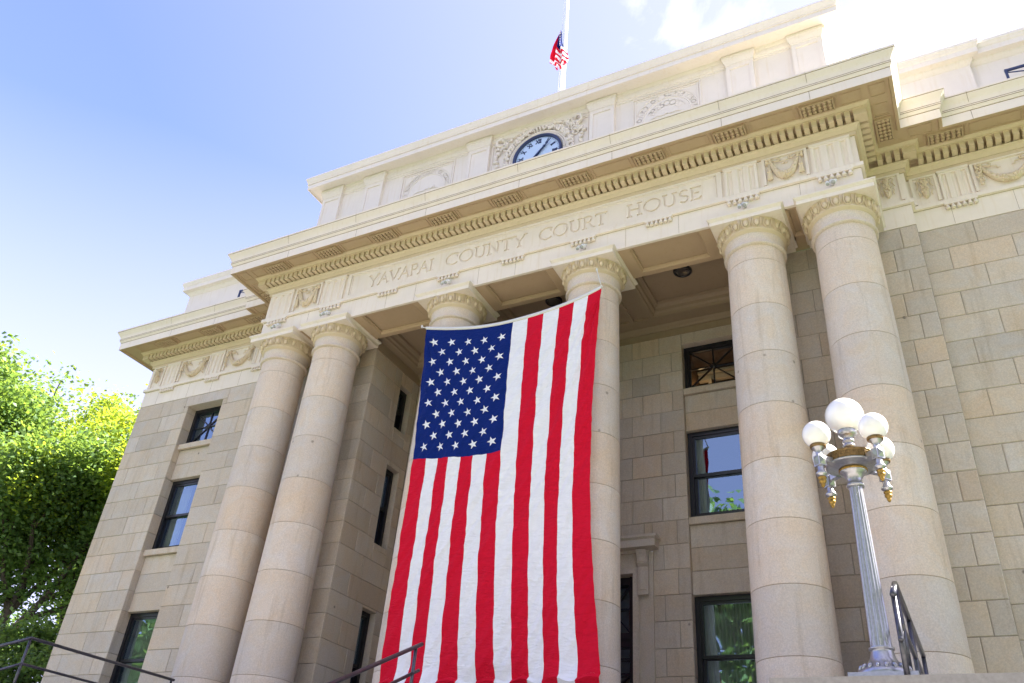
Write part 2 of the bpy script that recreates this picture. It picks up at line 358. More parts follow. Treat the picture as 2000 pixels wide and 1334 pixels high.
# ---- walls
def wall(name,specs):
    mb=MB()
    for sp in specs: sp(mb)
    o=finish(name,mb,['stone','mortar'],court); return o
ZB=-1.1
def wing(sx):
    X=lambda x:sx*x
    def f(mb):
        # the wing front, with the recessed window bay (x 7.95..9.0)
        O=(0,YW,0); U=(1,0,0); Nn=(0,-1,0)
        far=XW if sx<0 else 16.
        lo,hi=(-XW,-XQ) if sx<0 else (XQ,16.)
        ba,bb=(-9.0,-7.93) if sx<0 else (11.2,12.25)
        ex=[(ba,bb,ZB,8.72)]
        if sx<0: pat=([-9.78,-6.95],[-10.33,-9.35,-7.28,-6.62])
        else: pat=([6.72,7.55,8.35,9.2,10.,10.8,12.9,13.7,14.5],[7.12,7.95,8.8,9.6,10.4,12.6,13.3,14.1,15])
        masonry(mb,O,U,Nn,lo,hi,ZB,zc(11)+.0,pat,ex)
        # top course with the long lintel stone over the bay
        for a,b in ([(lo,lo+.82),(lo+.82,ba-.12),(bb+.14,bb+.14+1.0),(bb+1.14,hi)] if sx<0 else [(lo,lo+.75),(lo+.75,lo+1.75),(lo+1.75,lo+2.8),(lo+2.8,ba-.12),(bb+.14,hi)]):
            block(mb,O,U,Nn,a,b,zc(11),ZT)
        block(mb,O,U,Nn,ba-.12,bb+.14,8.72,ZT,tn=(.97,.97,1.0))
        for a,b in ((ba-.12,ba),(bb,bb+.14)): block(mb,O,U,Nn,a,b,zc(11),8.72)
        backing(mb,O,U,Nn,lo+(.011 if sx<0 else -.03),hi+(.03 if sx<0 else 0),ZB,ZT,ex)
        # bay reveals, spandrels, soffit
        yr=YW+.24; ys=YW+.15
        for (xx,Uv,Nv,org) in ((ba,(0,1,0),(1,0,0),(ba,0,0)),(bb,(0,1,0),(-1,0,0),(bb,0,0))):
            k=-13
            while zc(k)<8.72:
                a,b=max(zc(k),ZB),min(zc(k+1),8.72)
                if b-a>.02: block(mb,org,Uv,Nv,YW+.003,yr+.03,a,b)
                k+=1
            backing(mb,org,Uv,Nv,YW+.012,yr+.05,ZB,8.72)
        sp=[(4.09,5.23),(6.95,7.66),(ZB,2.18)]
        for a,b in sp:
            n=max(1,round((b-a)/CH)); st=(b-a)/n
            for i in range(n): block(mb,(0,ys,0),U,Nn,ba,bb,a+i*st,a+(i+1)*st)
            backing(mb,(0,ys,0),U,Nn,ba,bb,a,b)
            mb.quad((ba,ys,b),(bb,ys,b),(bb,yr+.1,b),(ba,yr+.1,b),tint=(.95,.93,.9)); mb.quad((ba,yr+.1,a),(bb,yr+.1,a),(bb,ys,a),(ba,ys,a),tint=(.95,.93,.9))
        mb.quad((ba,yr+.1,8.72),(bb,yr+.1,8.72),(bb,YW,8.72),(ba,YW,8.72),tint=(.96,.94,.90))
        for z0,z1,_ in WIN:   # sills
            mb.box(ba+.003,bb-.003,YW+.075,yr+.08,z0-.12,z0,tint=(1.,.97,.92))
        # pilaster face and its little returns
        a,b=(-XQ,-XP) if sx<0 else (XP,XQ)
        pat=([X(5.98),X(5.2),X(4.45)],[X(6.13),X(5.62),X(4.75),X(4.0)]); pat=tuple(sorted(p) for p in pat)
        masonry(mb,(0,YP,0),U,Nn,a,b,FL-2.8,ZT,pat); backing(mb,(0,YP,0),U,Nn,a,b,FL-2.8,ZT)
        o=(X(XQ),0,0); k=-13
        while zc(k)<ZT-.01:
            block(mb,o,(0,1,0),(sx,0,0),YP+.004,YW,zc(k),min(zc(k+1),ZT)); k+=1
        backing(mb,o,(0,1,0),(sx,0,0),YP+.012,YW+.03,ZB,ZT)
    return f
wall('wall',[wing(-1)]); wall('wall',[wing(1)])
# portico side walls (facing inwards), narrow windows in them
def side(sx):
    def f(mb):
        O=(sx*XP,0,0); U=(0,1,0); Nn=(-sx,0,0)
        ex=[(1.62,2.04,7.66,8.66),(1.62,2.04,5.24,6.84),(1.62,2.04,2.2,4.05)]
        masonry(mb,O,U,Nn,YP+.004,YB,FL,ZT,([1.05],[1.38,.95]) if 0 else ([1.12],[1.40]),ex); backing(mb,O,U,Nn,YP+.012,YB+.03,FL,ZT,ex)
        for (a,b,c,d) in ex:
            xi=sx*XP; xo=sx*(XP+.2); t=(.97,.95,.93)
            for yy in (a,b): mb.quad((xi,yy,c),(xo,yy,c),(xo,yy,d),(xi,yy,d),tint=t)
            for zz in (c,d): mb.quad((xi,a,zz),(xo,a,zz),(xo,b,zz),(xi,b,zz),tint=t)
            mb.box(min(xi-sx*.012,xi+sx*.09),max(xi-sx*.012,xi+sx*.09),a+.003,b-.003,c-.1,c+.0,tint=(1,.97,.93))
    return f
wall('wall',[side(-1)]); wall('wall',[side(1)])
# back wall of the portico
def back(mb):
    O=(0,YB,0);U=(1,0,0);Nn=(0,-1,0)
    bays=[(-3.24,-2.18),(-.53,.53),(2.18,3.24)]
    ex=[]
    for i,(a,b) in enumerate(bays):
        if i!=1: ex.append((a,b,FL,8.72))
    ex.append((-.53,.53,5.35,8.72)); ex.append((-1.56,1.56,FL,4.98))
    pat=([-3.4,-2.05,-1.45,-1.02,1.02,1.42,1.98,3.4],[-1.9,-1.25,-.72,.72,1.22,1.75])
    masonry(mb,O,U,Nn,-XP,XP,FL,ZT,pat,ex); backing(mb,O,U,Nn,-XP-.03,XP+.03,FL,ZT,ex)
    yr=YB+.2; ys=YB+.07
    for i,(a,b) in enumerate(bays):
        zb=FL if i!=1 else 5.23
        for (org,Nv) in (((a,0,0),(1,0,0)),((b,0,0),(-1,0,0))):
            k=-6
            while zc(k)<8.72:
                p,q=max(zc(k),zb),min(zc(k+1),8.72)
                if q-p>.02: block(mb,org,(0,1,0),Nv,YB+.003,yr+.03,p,q)
                k+=1
            backing(mb,org,(0,1,0),Nv,YB+.012,yr+.05,zb,8.72)
        for p,q in ([(4.09,5.23),(6.95,7.66),(FL,2.18)] if i!=1 else [(6.95,7.66)]):
            n=max(1,round((q-p)/.38)); st=(q-p)/n
            for j in range(n): block(mb,(0,ys,0),U,Nn,a,b,p+j*st,p+(j+1)*st)
            backing(mb,(0,ys,0),U,Nn,a,b,p,q)
            mb.quad((a,ys,q),(b,ys,q),(b,yr+.1,q),(a,yr+.1,q)); mb.quad((a,yr+.1,p),(b,yr+.1,p),(b,ys,p),(a,ys,p))
        mb.quad((a,yr+.1,8.72),(b,yr+.1,8.72),(b,YB,8.72),(a,YB,8.72))
        for j,(z0,z1,_) in enumerate(WIN):
            if i==1 and j==2: continue
            mb.box(a+.003,b-.003,YB+.015,yr+.05,z0-.12,z0,tint=(1,.97,.92))
wall('wall',[back])
# outer flanks, plain masonry
def flank(mb):
    masonry(mb,(-XW,0,0),(0,1,0),(-1,0,0),YW+.004,14,ZB,ZT); backing(mb,(-XW,0,0),(0,1,0),(-1,0,0),YW+.012,14,ZB,ZT)
wall('wall',[flank])

# ---- windows
def window(x0,x1,y,z0,z1,kind,side=None,curtain=True,room='dark'):
    """front-facing window whose outer frame face is at y; side=+-1 builds one facing along x"""
    if side: f=lambda v:(side*(XP+.13+(v[1]-y)),x0+(v[0]-x0),v[2])
    else: f=lambda v:v
    loc=((x0+x1)/2,y,z0) if not side else (side*(XP+.13),(x0+x1)/2,z0)
    fw=.075; w=MB()
    def frame(mb,a,b,c,d,t,ya,yb):
        mb.box(a,a+t,ya,yb,c,d); mb.box(b-t,b,ya,yb,c,d); mb.box(a+t,b-t,ya,yb,c,c+t); mb.box(a+t,b-t,ya,yb,d-t,d)
    frame(w,x0+.002,x1-.002,z0+.002,z1-.002,fw,y,y+.10)
    if kind=='star':
        xm,zm=(x0+x1)/2,(z0+z1)/2
        frame(w,x0+fw,x1-fw,z0+fw,z1-fw,.035,y+.02,y+.08)
    else:
        zm=z0+(z1-z0)*.49
        frame(w,x0+fw,x1-fw,zm-.02,z1-fw,.05,y+.02,y+.06); frame(w,x0+fw,x1-fw,z0+fw,zm+.025,.055,y+.062,y+.10)
    fr=finish('window',w.ev(f),'black',court,loc)
    if kind=='star':
        b=MB(); yy=y+.045
        A=(x0+.11,yy,z0+.11);B=(x1-.11,yy,z1-.11)
        for p,q in (((x0+.11,zm),(x1-.11,zm)),((xm,z0+.11),(xm,z1-.11)),((x0+.11,z0+.11),(x1-.11,z1-.11)),((x0+.11,z1-.11),(x1-.11,z0+.11))):
            b.beam((p[0],yy,p[1]),(q[0],yy,q[1]),.024,.03,up=(0,1,0))
            yy+=.0012
        b.lathe([(0,-.03),(.055,-.03),(.055,.03),(.0,.03)],n=16); n=len(b.v)
        for i in range(n-64,n): v=b.v[i]; b.v[i]=(xm+v[0],y+.045+v[2],zm+v[1])
        finish('glazing_bars',b.ev(f),'black',fr,loc)
    g=MB(); g.quad((x0+.08,y+.055,z0+.08),(x1-.08,y+.055,z0+.08),(x1-.08,y+.055,z1-.08),(x0+.08,y+.055,z1-.08))
    if kind=='sash':
        g=MB(); g.quad((x0+.08,y+.045,zm),(x1-.08,y+.045,zm),(x1-.08,y+.045,z1-.08),(x0+.08,y+.045,z1-.08)); g.quad((x0+.08,y+.085,z0+.08),(x1-.08,y+.085,z0+.08),(x1-.08,y+.085,zm),(x0+.08,y+.085,zm))
    finish('pane',g.ev(f),'glass' if room=='dark' else 'glassdark',fr,loc)
    if curtain:
        c=MB(); n=90; pts=[]
        for side_,(a,b) in enumerate(((x0+.06,x0+.06+(x1-x0)*curtain),(x1-.06-(x1-x0)*curtain*.6,x1-.06))):
            vs=[];fs=[]
            for i in range(n+1):
                t=i/n; xx=a+(b-a)*t; yy=y+.21+.022*math.sin(t*2*PI*9*(b-a)/.5)
                vs+=[(xx,yy,z0+.02),(xx,yy,z1-.03)]
            fs=[(2*i,2*i+2,2*i+3,2*i+1) for i in range(n)]
            c.add(vs,fs,sm=True)
        finish('curtain',c.ev(f),'curtain',fr,loc)
    # the room behind
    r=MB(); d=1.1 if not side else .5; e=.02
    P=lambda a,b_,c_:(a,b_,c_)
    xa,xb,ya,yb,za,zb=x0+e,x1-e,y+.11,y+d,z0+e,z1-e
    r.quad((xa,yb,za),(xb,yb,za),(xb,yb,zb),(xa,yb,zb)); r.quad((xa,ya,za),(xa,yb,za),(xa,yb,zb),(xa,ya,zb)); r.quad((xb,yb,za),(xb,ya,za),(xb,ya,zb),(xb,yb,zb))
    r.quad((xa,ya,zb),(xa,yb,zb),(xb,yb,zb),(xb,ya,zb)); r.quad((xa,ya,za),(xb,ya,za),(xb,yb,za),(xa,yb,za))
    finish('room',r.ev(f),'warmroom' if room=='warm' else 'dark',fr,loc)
    if room=='warm':
        t=MB(); t.box(x0+.05,x1-.05,y+.75,y+.85,z1-.30,z1-.20); t.box(x0+.05,x1-.05,y+.70,y+.85,z1-.17,z1-.12); t.box(x0+.25,x0+.31,y+.7,y+.85,z0,z1-.3)
        finish('room_moulding',t,'cream',fr,loc)
        t=MB(); t.box(x0+.14,x0+.19,y+.5,y+.55,z0+.1,z0+.38); finish('lit_tube',t,'tubelight',fr,loc)
    return fr
def emis(name,col,s):
    m=bpy.data.materials.new(name); m.use_nodes=True; b=m.node_tree.nodes['Principled BSDF']; b.inputs['Emission Color'].default_value=(*col,1); b.inputs['Emission Strength'].default_value=s; b.inputs['Base Color'].default_value=(*col,1); return m
M['tubelight']=emis('lit_tube_lamp',(1,.62,.28),3)
for a,b in ((-9.0,-7.93),(11.2,12.25)):
    for i,(z0,z1,k) in enumerate(WIN): window(a,b,YW+.24,z0,z1,k,curtain=(0,.32,.62)[i] or 0)
for i,(a,b) in enumerate(((-3.24,-2.18),(-.53,.53),(2.18,3.24))):
    for j,(z0,z1,k) in enumerate(WIN):
        if i==1 and j==2: continue
        window(a,b,YB+.15,z0,z1,k,curtain=(0,.16,.6)[j],room='warm' if (j==0 and i==2) else 'dark')
for sx in (-1,1):
    for (c,d) in ((7.66,8.66),(5.24,6.84),(2.2,4.05)): window(1.62,2.04,YB,c,d,'sash',side=sx,curtain=0)

# ---- doorway with hood on brackets
def doorway():
    d=MB(); y=YB
    for s in (-1,1):
        d.box(min(s*1.24,s*1.34),max(s*1.24,s*1.34),y-.06,y+.2,FL,4.56); d.box(min(s*1.34,s*1.52),max(s*1.34,s*1.52),y-.035,y+.1,FL,4.80); d.box(min(s*1.52,s*1.58),max(s*1.52,s*1.58),y-.05,y+.1,FL,4.81)
    d.box(-1.34,1.34,y-.0625,y+.2,4.47,4.57); d.box(-1.52,1.52,y-.037,y+.1,4.5701,4.81)
    o=finish('door_case',d,'stone',court)
    h=MB(); h.sweep([(0,4.80),(.05,4.80),(.07,4.84),(.20,4.85),(.20,4.97),(.235,5.0),(.235,5.04),(0,5.06)],[(-1.47,y+.02),(-1.47,y-.02),(1.47,y-.02),(1.47,y+.02)])
    finish('hood',h,'stone',o)
    for s in (-1,1):
        b=MB(); x0,x1=(s*1.43-.085,s*1.43+.085); yy=y-.05
        prof=[(.02,4.10),(.06,4.10),(.06,4.55),(.10,4.60),(.10,4.66),(.13,4.73),(.18,4.80),(.0,4.80)]
        vs=[(x,yy-o_,z) for x in (x0,x1) for o_,z in prof]; n=len(prof)
        b.add(vs,[tuple(range(n))[::-1],tuple(range(n,2*n))]+[(i,(i+1)%n,(i+1)%n+n,i+n) for i in range(n)])
        b.box(x0+.03,x1-.03,yy-.072,yy-.05,4.18,4.50); b.box(x0+.03,x1-.03,yy-.115,yy-.09,4.62,4.69)
        finish('bracket',b,'stone',o)
    # door: transom with glazed stars, panelled leaves
    f=MB(); yy=y+.10
    for x in (-1.18,-.42,.42,1.18): f.box(x-.05,x+.05,yy,yy+.1,FL,4.47)
    for z in (4.40,3.52,3.42,FL+.08): f.box(-1.23,1.23,yy+.003,yy+.09,z-.06,z+.06)
    for x0,x1 in ((-1.13,-.47),(-.37,.37),(.47,1.13)):
        for z0,z1 in ((3.58,4.34),(2.5,2.95)):
            a=.0
            for p,q in (((x0,z0),(x1,z1)),((x0,z1),(x1,z0)),(((x0+x1)/2,z0),((x0+x1)/2,z1)),((x0,(z0+z1)/2),(x1,(z0+z1)/2))):
                f.beam((p[0],yy+.05+a,p[1]),(q[0],yy+.05+a,q[1]),.022,.03,up=(0,1,0)); a+=.0013
        f.box((x0+x1)/2-.015,(x0+x1)/2+.015,yy+.02,yy+.07,2.95,3.42); f.box(x0,x1,yy+.021,yy+.069,2.94,2.98); f.box(x0,x1,yy+.021,yy+.069,3.17,3.20); f.box(x0,x1,yy+.021,yy+.069,2.46,2.5)
    door=finish('door',f,'black',court,(0,y+.1,FL))
    g=MB(); g.quad((-1.2,yy+.08,FL),(1.2,yy+.08,FL),(1.2,yy+.08,4.45),(-1.2,yy+.08,4.45)); finish('pane',g,'glassdark',door,(0,y+.1,FL))
    r=MB(); r.box(-1.30,1.30,yy+1.2,yy+1.3,FL,4.6); r.box(-1.30,1.30,yy+.11,yy+1.2,4.475,4.6); r.box(-1.30,-1.235,yy+.11,yy+1.2,FL,4.475); r.box(1.235,1.30,yy+.11,yy+1.2,FL,4.475); finish('room',r,'warmroom',door,(0,y+.1,FL))
    r=MB(); r.box(-.6,.9,yy+.9,yy+.93,3.0,3.4,mi=0); r.box(.9,1.0,yy+.8,yy+.85,2.6,4.2); finish('hall_panel',r,'warmroom',door,(0,y+.1,FL))
doorway()

# ---- columns (six)
def make_column():
    rt,rb=.425,.485; joints=[8.17-.814*i for i in range(0,9)]
    def rad(z): t=max(0,min(1,(8.46-z)/(8.46-FL-.3))); return rt+(rb-rt)*(t**.85)
    prof=[];tn=[]
    zs=[8.46]+joints+[FL+.30]; zs=[z for z in zs if z>=FL+.3]
    def seg(z0,z1):
        c=tint(); c=tuple(.85*x+.15 for x in c); out=[(rad(z0)-.007,z0-.0034),(rad(z0),z0-.0045)]
        for i in range(1,4): z=z0+(z1-z0)*i/4; out.append((rad(z),z))
        out+=[(rad(z1),z1+.0045),(rad(z1)-.007,z1+.0034)]
        return out,c
    for a,b in zip(zs[:-1],zs[1:]):
        o,c=seg(a,b)
        prof+=o; tn+=[c]*(len(o)-1)+[(.52,.45,.37)]
    mb=MB(); mb.lathe(prof,n=72,tints=tn)
    col=empty('tmp',(0,0,FL),None,None)
    sh=sharp(finish('shaft',mb,'drum',col),25)
    b=MB(); b.box(-.66,.66,-.66,.66,FL,FL+.12); b.lathe([(.60,FL+.12),(.64,FL+.15),(.64,FL+.21),(.60,FL+.25),(.52,FL+.26),(.50,FL+.30),(.484,FL+.31)],n=56)
    finish('base',b,'drum',col)
    k=MB(); k.lathe([(.42,8.44),(.455,8.445),(.470,8.462),(.470,8.478),(.452,8.492),(.437,8.50),(.433,8.53),(.437,8.60),(.452,8.66),(.462,8.675)],n=72,tint=(1.02,1.,.97))
    finish('necking',k,'drum',col)
    k=MB(); k.lathe([(.455,8.665),(.470,8.668),(.470,8.684),(.482,8.686),(.482,8.702),(.492,8.705),(.492,8.724),(.488,8.735),(.497,8.78),(.518,8.84),(.528,8.872),(.55,8.874),(.552,8.888),(.545,8.892),(.4,8.892)],n=72)
    ne=20
    for i in range(ne):
        a=2*PI*i/ne; ca,sa=math.cos(a),math.sin(a)
        def put(fn):
            m=MB(); fn(m)
            k.add([(ca*(v[1])-sa*v[0], sa*v[1]+ca*v[0], v[2]) for v in m.v],m.f,sm=True)
        def egg(m):
            yy=lambda z: .482+(z-8.735)*.40
            m.ball((0,yy(8.805)+.004,8.805),(.040,.032,.062),n=12,m=9)
            pts=[(.060*math.cos(t),yy(8.815+.080*math.sin(t))+.012,8.815+.080*math.sin(t)) for t in [PI*(1.0+j/10) for j in range(11)]]
            m.tube([(.062,yy(8.872)+.008,8.872)]+pts[::-1]+[(-.062,yy(8.872)+.008,8.872)],.0105,n=6)
            m.tube([(.080,yy(8.874)+.012,8.874),(.080,yy(8.80)+.008,8.80),(.078,yy(8.74)+.004,8.74)],[.011,.009,.003],n=5)
        put(egg)
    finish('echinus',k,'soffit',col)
    k=MB(); h=.545
    k.sweep([(-.01,8.893),(0,8.893),(0,8.965),(.008,8.968),(.012,8.978),(.026,8.992),(.028,9.0),(.035,9.001),(.035,9.026),(0,9.027)],[(-h,-h),(h,-h),(h,h),(-h,h),(-h,-h)])
    k.box(-h+.002,h-.002,-h+.002,h-.002,8.8945,9.0262)
    finish('abacus',k,'cream',col)
    return col
c0=make_column()
def as_part(c,x):
    """columns are parts of the courthouse: re-parent"""
    c.location=Vector((x,0,FL))*S-WL['courthouse']; c.parent=court; c.name='column'
first=True
for x in COLX:
    c=c0 if first else copy_tree(c0,(0,0,0)); first=False
    for kx in list(c.keys()): del c[kx]
    as_part(c,x)
rr=random.Random(3)
for o in list(C.objects):          # each shaft turned so the stains differ
    if o.name.startswith('shaft'): o.rotation_euler.z=rr.uniform(0,6.28)

# ---- entablature
PATH=[(-XW,14),(-XW,YW),(-XQ,YW),(-XQ,YP),(-5.79,YP),(-5.79,-.45),(5.79,-.45),(5.79,YP),(XQ,YP),(XQ,YW),(16,YW)]
def part(name,mb,mat,parent=court,loc=(0,0,0)): return finish(name,mb,mat,parent,loc)
arch=MB()
arch.sweep([(-.05,ZT+.008),(0,ZT+.008),(0,9.39),(.045,9.395),(.045,9.465),(.0,9.468)],PATH)
# fine joints cut as shallow dark lines are modelled by gaps between casing lengths
architrave=part('architrave',arch,'cream')
fz=MB(); fz.sweep([(0,9.465),(0,10.09)],[p for p in PATH]); 
frieze=None
bed=MB(); bed.sweep([(0,10.06),(.03,10.062),(.03,10.125),(.045,10.135),(.055,10.15),(.075,10.185),(.105,10.205),(.11,10.222),(.112,10.224),(.045,10.226),(.045,10.366),(.255,10.367),(.255,10.385),(.27,10.40),(.29,10.412),(.30,10.428)],PATH)
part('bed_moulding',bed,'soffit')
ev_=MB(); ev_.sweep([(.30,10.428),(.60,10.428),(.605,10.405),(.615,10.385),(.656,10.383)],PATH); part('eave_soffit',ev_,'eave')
cr=MB(); cr.sweep([(.656,10.383),(.66,10.383),(.66,10.565),(.652,10.567),(.652,10.575),(.672,10.577),(.676,10.592),(.692,10.615),(.696,10.626),(.686,10.628),(.686,10.637),(.702,10.639),(.702,10.655),(.694,10.657),(.694,10.665),(.700,10.70),(.715,10.745),(.745,10.795),(.768,10.825),(.772,10.84),(.762,10.842),(.762,10.85),(.782,10.852),(.782,10.888),(0.0,10.90)],PATH)
cornice=part('cornice',cr,'cream')
# dentils along every run
dn=MB()
def along(path,step,fn,o=0,start=0):
    for a,b in zip(path[:-1],path[1:]):
        a=Vector(a);b=Vector(b);d=(b-a);Ln=d.length;d/=Ln;n=Vector((d.y,-d.x)); fn(a,d,n,Ln)
def run_dent(a,d,n,Ln,path=PATH):
    i=PATH.index((round(a.x,3),round(a.y,3))) if False else None
def offpath(path,o):
    P=[Vector(p) for p in path]; out=[]
    nor=[]
    for i in range(len(P)-1): d=(P[i+1]-P[i]).normalized(); nor.append(Vector((d.y,-d.x)))
    for i in range(len(P)):
        a=nor[max(i-1,0)];b=nor[min(i,len(P)-2)];m=a+b; out.append(P[i]+m/m.dot(a)*o)
    return out
DP=offpath(PATH,.045)
for a,b in zip(DP[:-1],DP[1:]):
    d=b-a; Ln=d.length; d/=Ln; n=Vector((d.y,-d.x)); 
    ia=list(DP).index(a); 
    i0=ia
    # shorten at inner corners, extend to outer corners
    def conv(i):
        if i<=0 or i>=len(DP)-1: return 0
        u=(DP[i]-DP[i-1]).normalized();v=(DP[i+1]-DP[i]).normalized(); return -1 if (u.x*v.y-u.y*v.x)<0 else 1
    e0=.19 if conv(i0)>0 else -.19; e1=.19 if conv(i0+1)>0 else -.19
    s0=.05 if e0>0 else .20; s1=Ln-(.05 if e1>0 else .20)
    L_=s1-s0
    if e1>0 and 0<b.y<3:
        p=b; q=b+d*.19; m=[p,q,q+n*.19,p+n*.19]
        dn.add([(w.x,w.y,z) for z in (10.246,10.3665) for w in m],[(3,2,1,0),(4,5,6,7),(0,1,5,4),(1,2,6,5),(2,3,7,6),(3,0,4,7)])
    elif e1>0 and b.y<0:
        p=b; q=b+d*.19; m=[p,q,q+n*.19,p+n*.19]
        dn.add([(w.x,w.y,z) for z in (10.246,10.3665) for w in m],[(3,2,1,0),(4,5,6,7),(0,1,5,4),(1,2,6,5),(2,3,7,6),(3,0,4,7)])
    if L_<.08: continue
    k=max(1,round((L_-.072)/.1215)); st=(L_-.072)/k
    if Ln<.05: continue
    for j in range(k+1):
        p=a+d*(s0+j*st); q=p+d*.079
        if (p.y>6): continue
        m=[p,q,q+n*.19,p+n*.19]
        if j in(0,k) : m=[p,q,q+n*.1898,p+n*.1898]
        v=[(w.x,w.y,z) for z in (10.246,10.3665) for w in m]
        # small cap on the dentil's front
        dn.add(v,[(3,2,1,0),(4,5,6,7),(0,1,5,4),(1,2,6,5),(2,3,7,6),(3,0,4,7)])
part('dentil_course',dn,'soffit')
# soffit panels: beaded mutule plates and plain sunk fields between them
mu=MB()
def mutule(mb,cx,cy,ux,uy,w=.50,d=.235,z=10.428):
    """raised frame with 6 x 3 round drops on the cornice soffit; (ux,uy) = unit along the run"""
    U=Vector((ux,uy));V=Vector((-uy,ux)); c=Vector((cx,cy))
    def bx(u0,u1,v0,v1,z0,z1):
        q=[c+U*u+V*v for u,v in ((u0,v0),(u1,v0),(u1,v1),(u0,v1))]
        mb.add([(p.x,p.y,zz) for zz in (z0,z1) for p in q],[(3,2,1,0),(4,5,6,7),(0,1,5,4),(1,2,6,5),(2,3,7,6),(3,0,4,7)])
    t=.022
    bx(-w/2,-w/2+t,-d/2,d/2,z-.045,z+.01); bx(w/2-t,w/2,-d/2,d/2,z-.045,z+.01); bx(-w/2+t,w/2-t,-d/2,-d/2+t,z-.0445,z+.01); bx(-w/2+t,w/2-t,d/2-t,d/2,z-.0445,z+.01)
    bx(-w/2-.045,-w/2-.03,-d/2,d/2,z-.018,z+.01); bx(w/2+.03,w/2+.045,-d/2,d/2,z-.018,z+.01)
    for i in range(6):
        for j in range(3):
            p=c+U*(-w/2+t+(w-2*t)*(i+.5)/6)+V*(-d/2+t+(d-2*t)*(j+.5)/3)
            mb.lathe([(.026,z+.005),(.031,z-.030),(.031,z-.040),(.024,z-.048),(.0,z-.049)],cx=p.x,cy=p.y,n=12)
def sunk(mb,cx,cy,ux,uy,w,d,z=10.428):
    U=Vector((ux,uy));V=Vector((-uy,ux)); c=Vector((cx,cy)); t=.012
    for (u0,u1,v0,v1) in ((-w/2,-w/2+t,-d/2,d/2),(w/2-t,w/2,-d/2,d/2),(-w/2+t,w/2-t,-d/2,-d/2+t),(-w/2+t,w/2-t,d/2-t,d/2)):
        q=[c+U*u+V*v for u,v in ((u0,v0),(u1,v0),(u1,v1),(u0,v1))]
        mb.add([(p.x,p.y,zz) for zz in (z-.014,z+.01) for p in q],[(3,2,1,0),(4,5,6,7),(0,1,5,4),(1,2,6,5),(2,3,7,6),(3,0,4,7)])
P0=1.34
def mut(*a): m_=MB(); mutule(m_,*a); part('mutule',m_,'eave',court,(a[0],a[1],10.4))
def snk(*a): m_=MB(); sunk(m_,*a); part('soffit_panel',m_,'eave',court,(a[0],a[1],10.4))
for k in range(-4,5): mut(k*P0,-.45-.435,1,0)
for k in range(-4,4): snk((k+.5)*P0,-.45-.435,1,0,.66,.225)
for s in (-1,1):
    mut(s*(5.79+.435),-.05,0,1); snk(s*(5.79+.435),-.48,0,1,.24,.22); snk(s*(5.79+.435),-.885,0,1,.24,.22); snk(s*5.85,-.885,1,0,.30,.225)
    mut(s*7.05,YW-.435,1,0); mut(s*8.46,YW-.435,1,0); mut(s*9.93,YW-.435,1,0); snk(s*7.75,YW-.435,1,0,.72,.22); snk(s*9.2,YW-.435,1,0,.78,.22); snk(s*6.72,YP-.47,1,0,.34,.2)
    snk(s*10.6,YW-.435,1,0,.55,.22)
# dark caulked joints between the cornice casings: small raised ribs
jt=MB()
for x in (-4.9,-3.2,-1.6,.35,2.1,3.95,5.3):
    jt.sweep([(.66,10.384),(.6635,10.384),(.6635,10.565),(.66,10.566)],[(x-.003,-.45),(x+.003,-.45)])
    jt.sweep([(.728,10.69),(.738,10.69),(.782,10.83),(.782,10.887),(.77,10.888)],[(x-.003,-.45),(x+.003,-.45)])
for x in (-9.6,-8.2,7.45,8.6): jt.sweep([(.66,10.384),(.6635,10.384),(.6635,10.565),(.66,10.566)],[(x-.003,YW),(x+.003,YW)]); jt.sweep([(.728,10.69),(.738,10.69),(.782,10.83),(.782,10.887),(.77,10.888)],[(x-.003,YW),(x+.003,YW)])
for z,o_ in ((10.571,.6605),(10.6325,.6955),(10.661,.7022),(10.846,.7725)): jt.sweep([(o_,z-.0052),(o_+.0006,z+.0052)],PATH)
for z,o_ in ((9.388,.0012),(9.4705,.0015),(10.057,.0012),(10.129,.0345)): jt.sweep([(o_,z-.0048),(o_+.0005,z+.0048)],PATH)
for z,o_ in ((10.403,.612),): jt.sweep([(o_-.004,z+.02),(o_,z)],PATH)
for x in (-4.6,-2.7,-.7,1.3,3.0,4.9,-2.05,.05,2.1): jt.box(x-.002,x+.002,-.4515,-.449,9.0,9.385)
for x in (-10.2,-9.2,-8.45,-7.6,6.9,7.75,8.5): jt.box(x-.002,x+.002,YW-.0015,YW+.001,9.0,9.385)
part('casing_joints',jt,'grime')

# ---- frieze with the carved inscription (real cut letters)
def boolean_cut(base,cutter):
    for o_ in (base,cutter):
        bm=bmesh.new(); bm.from_mesh(o_.data); bmesh.ops.recalc_face_normals(bm,faces=bm.faces); bm.to_mesh(o_.data); bm.free()
    md=base.modifiers.new('cut','BOOLEAN'); md.operation='DIFFERENCE'; md.object=cutter; md.solver='EXACT'; md.use_self=True
    dg=bpy.context.evaluated_depsgraph_get(); ev=base.evaluated_get(dg); me=bpy.data.meshes.new_from_object(ev)
    base.modifiers.clear(); base.data=me; cd=cutter.data; bpy.data.objects.remove(cutter); return base
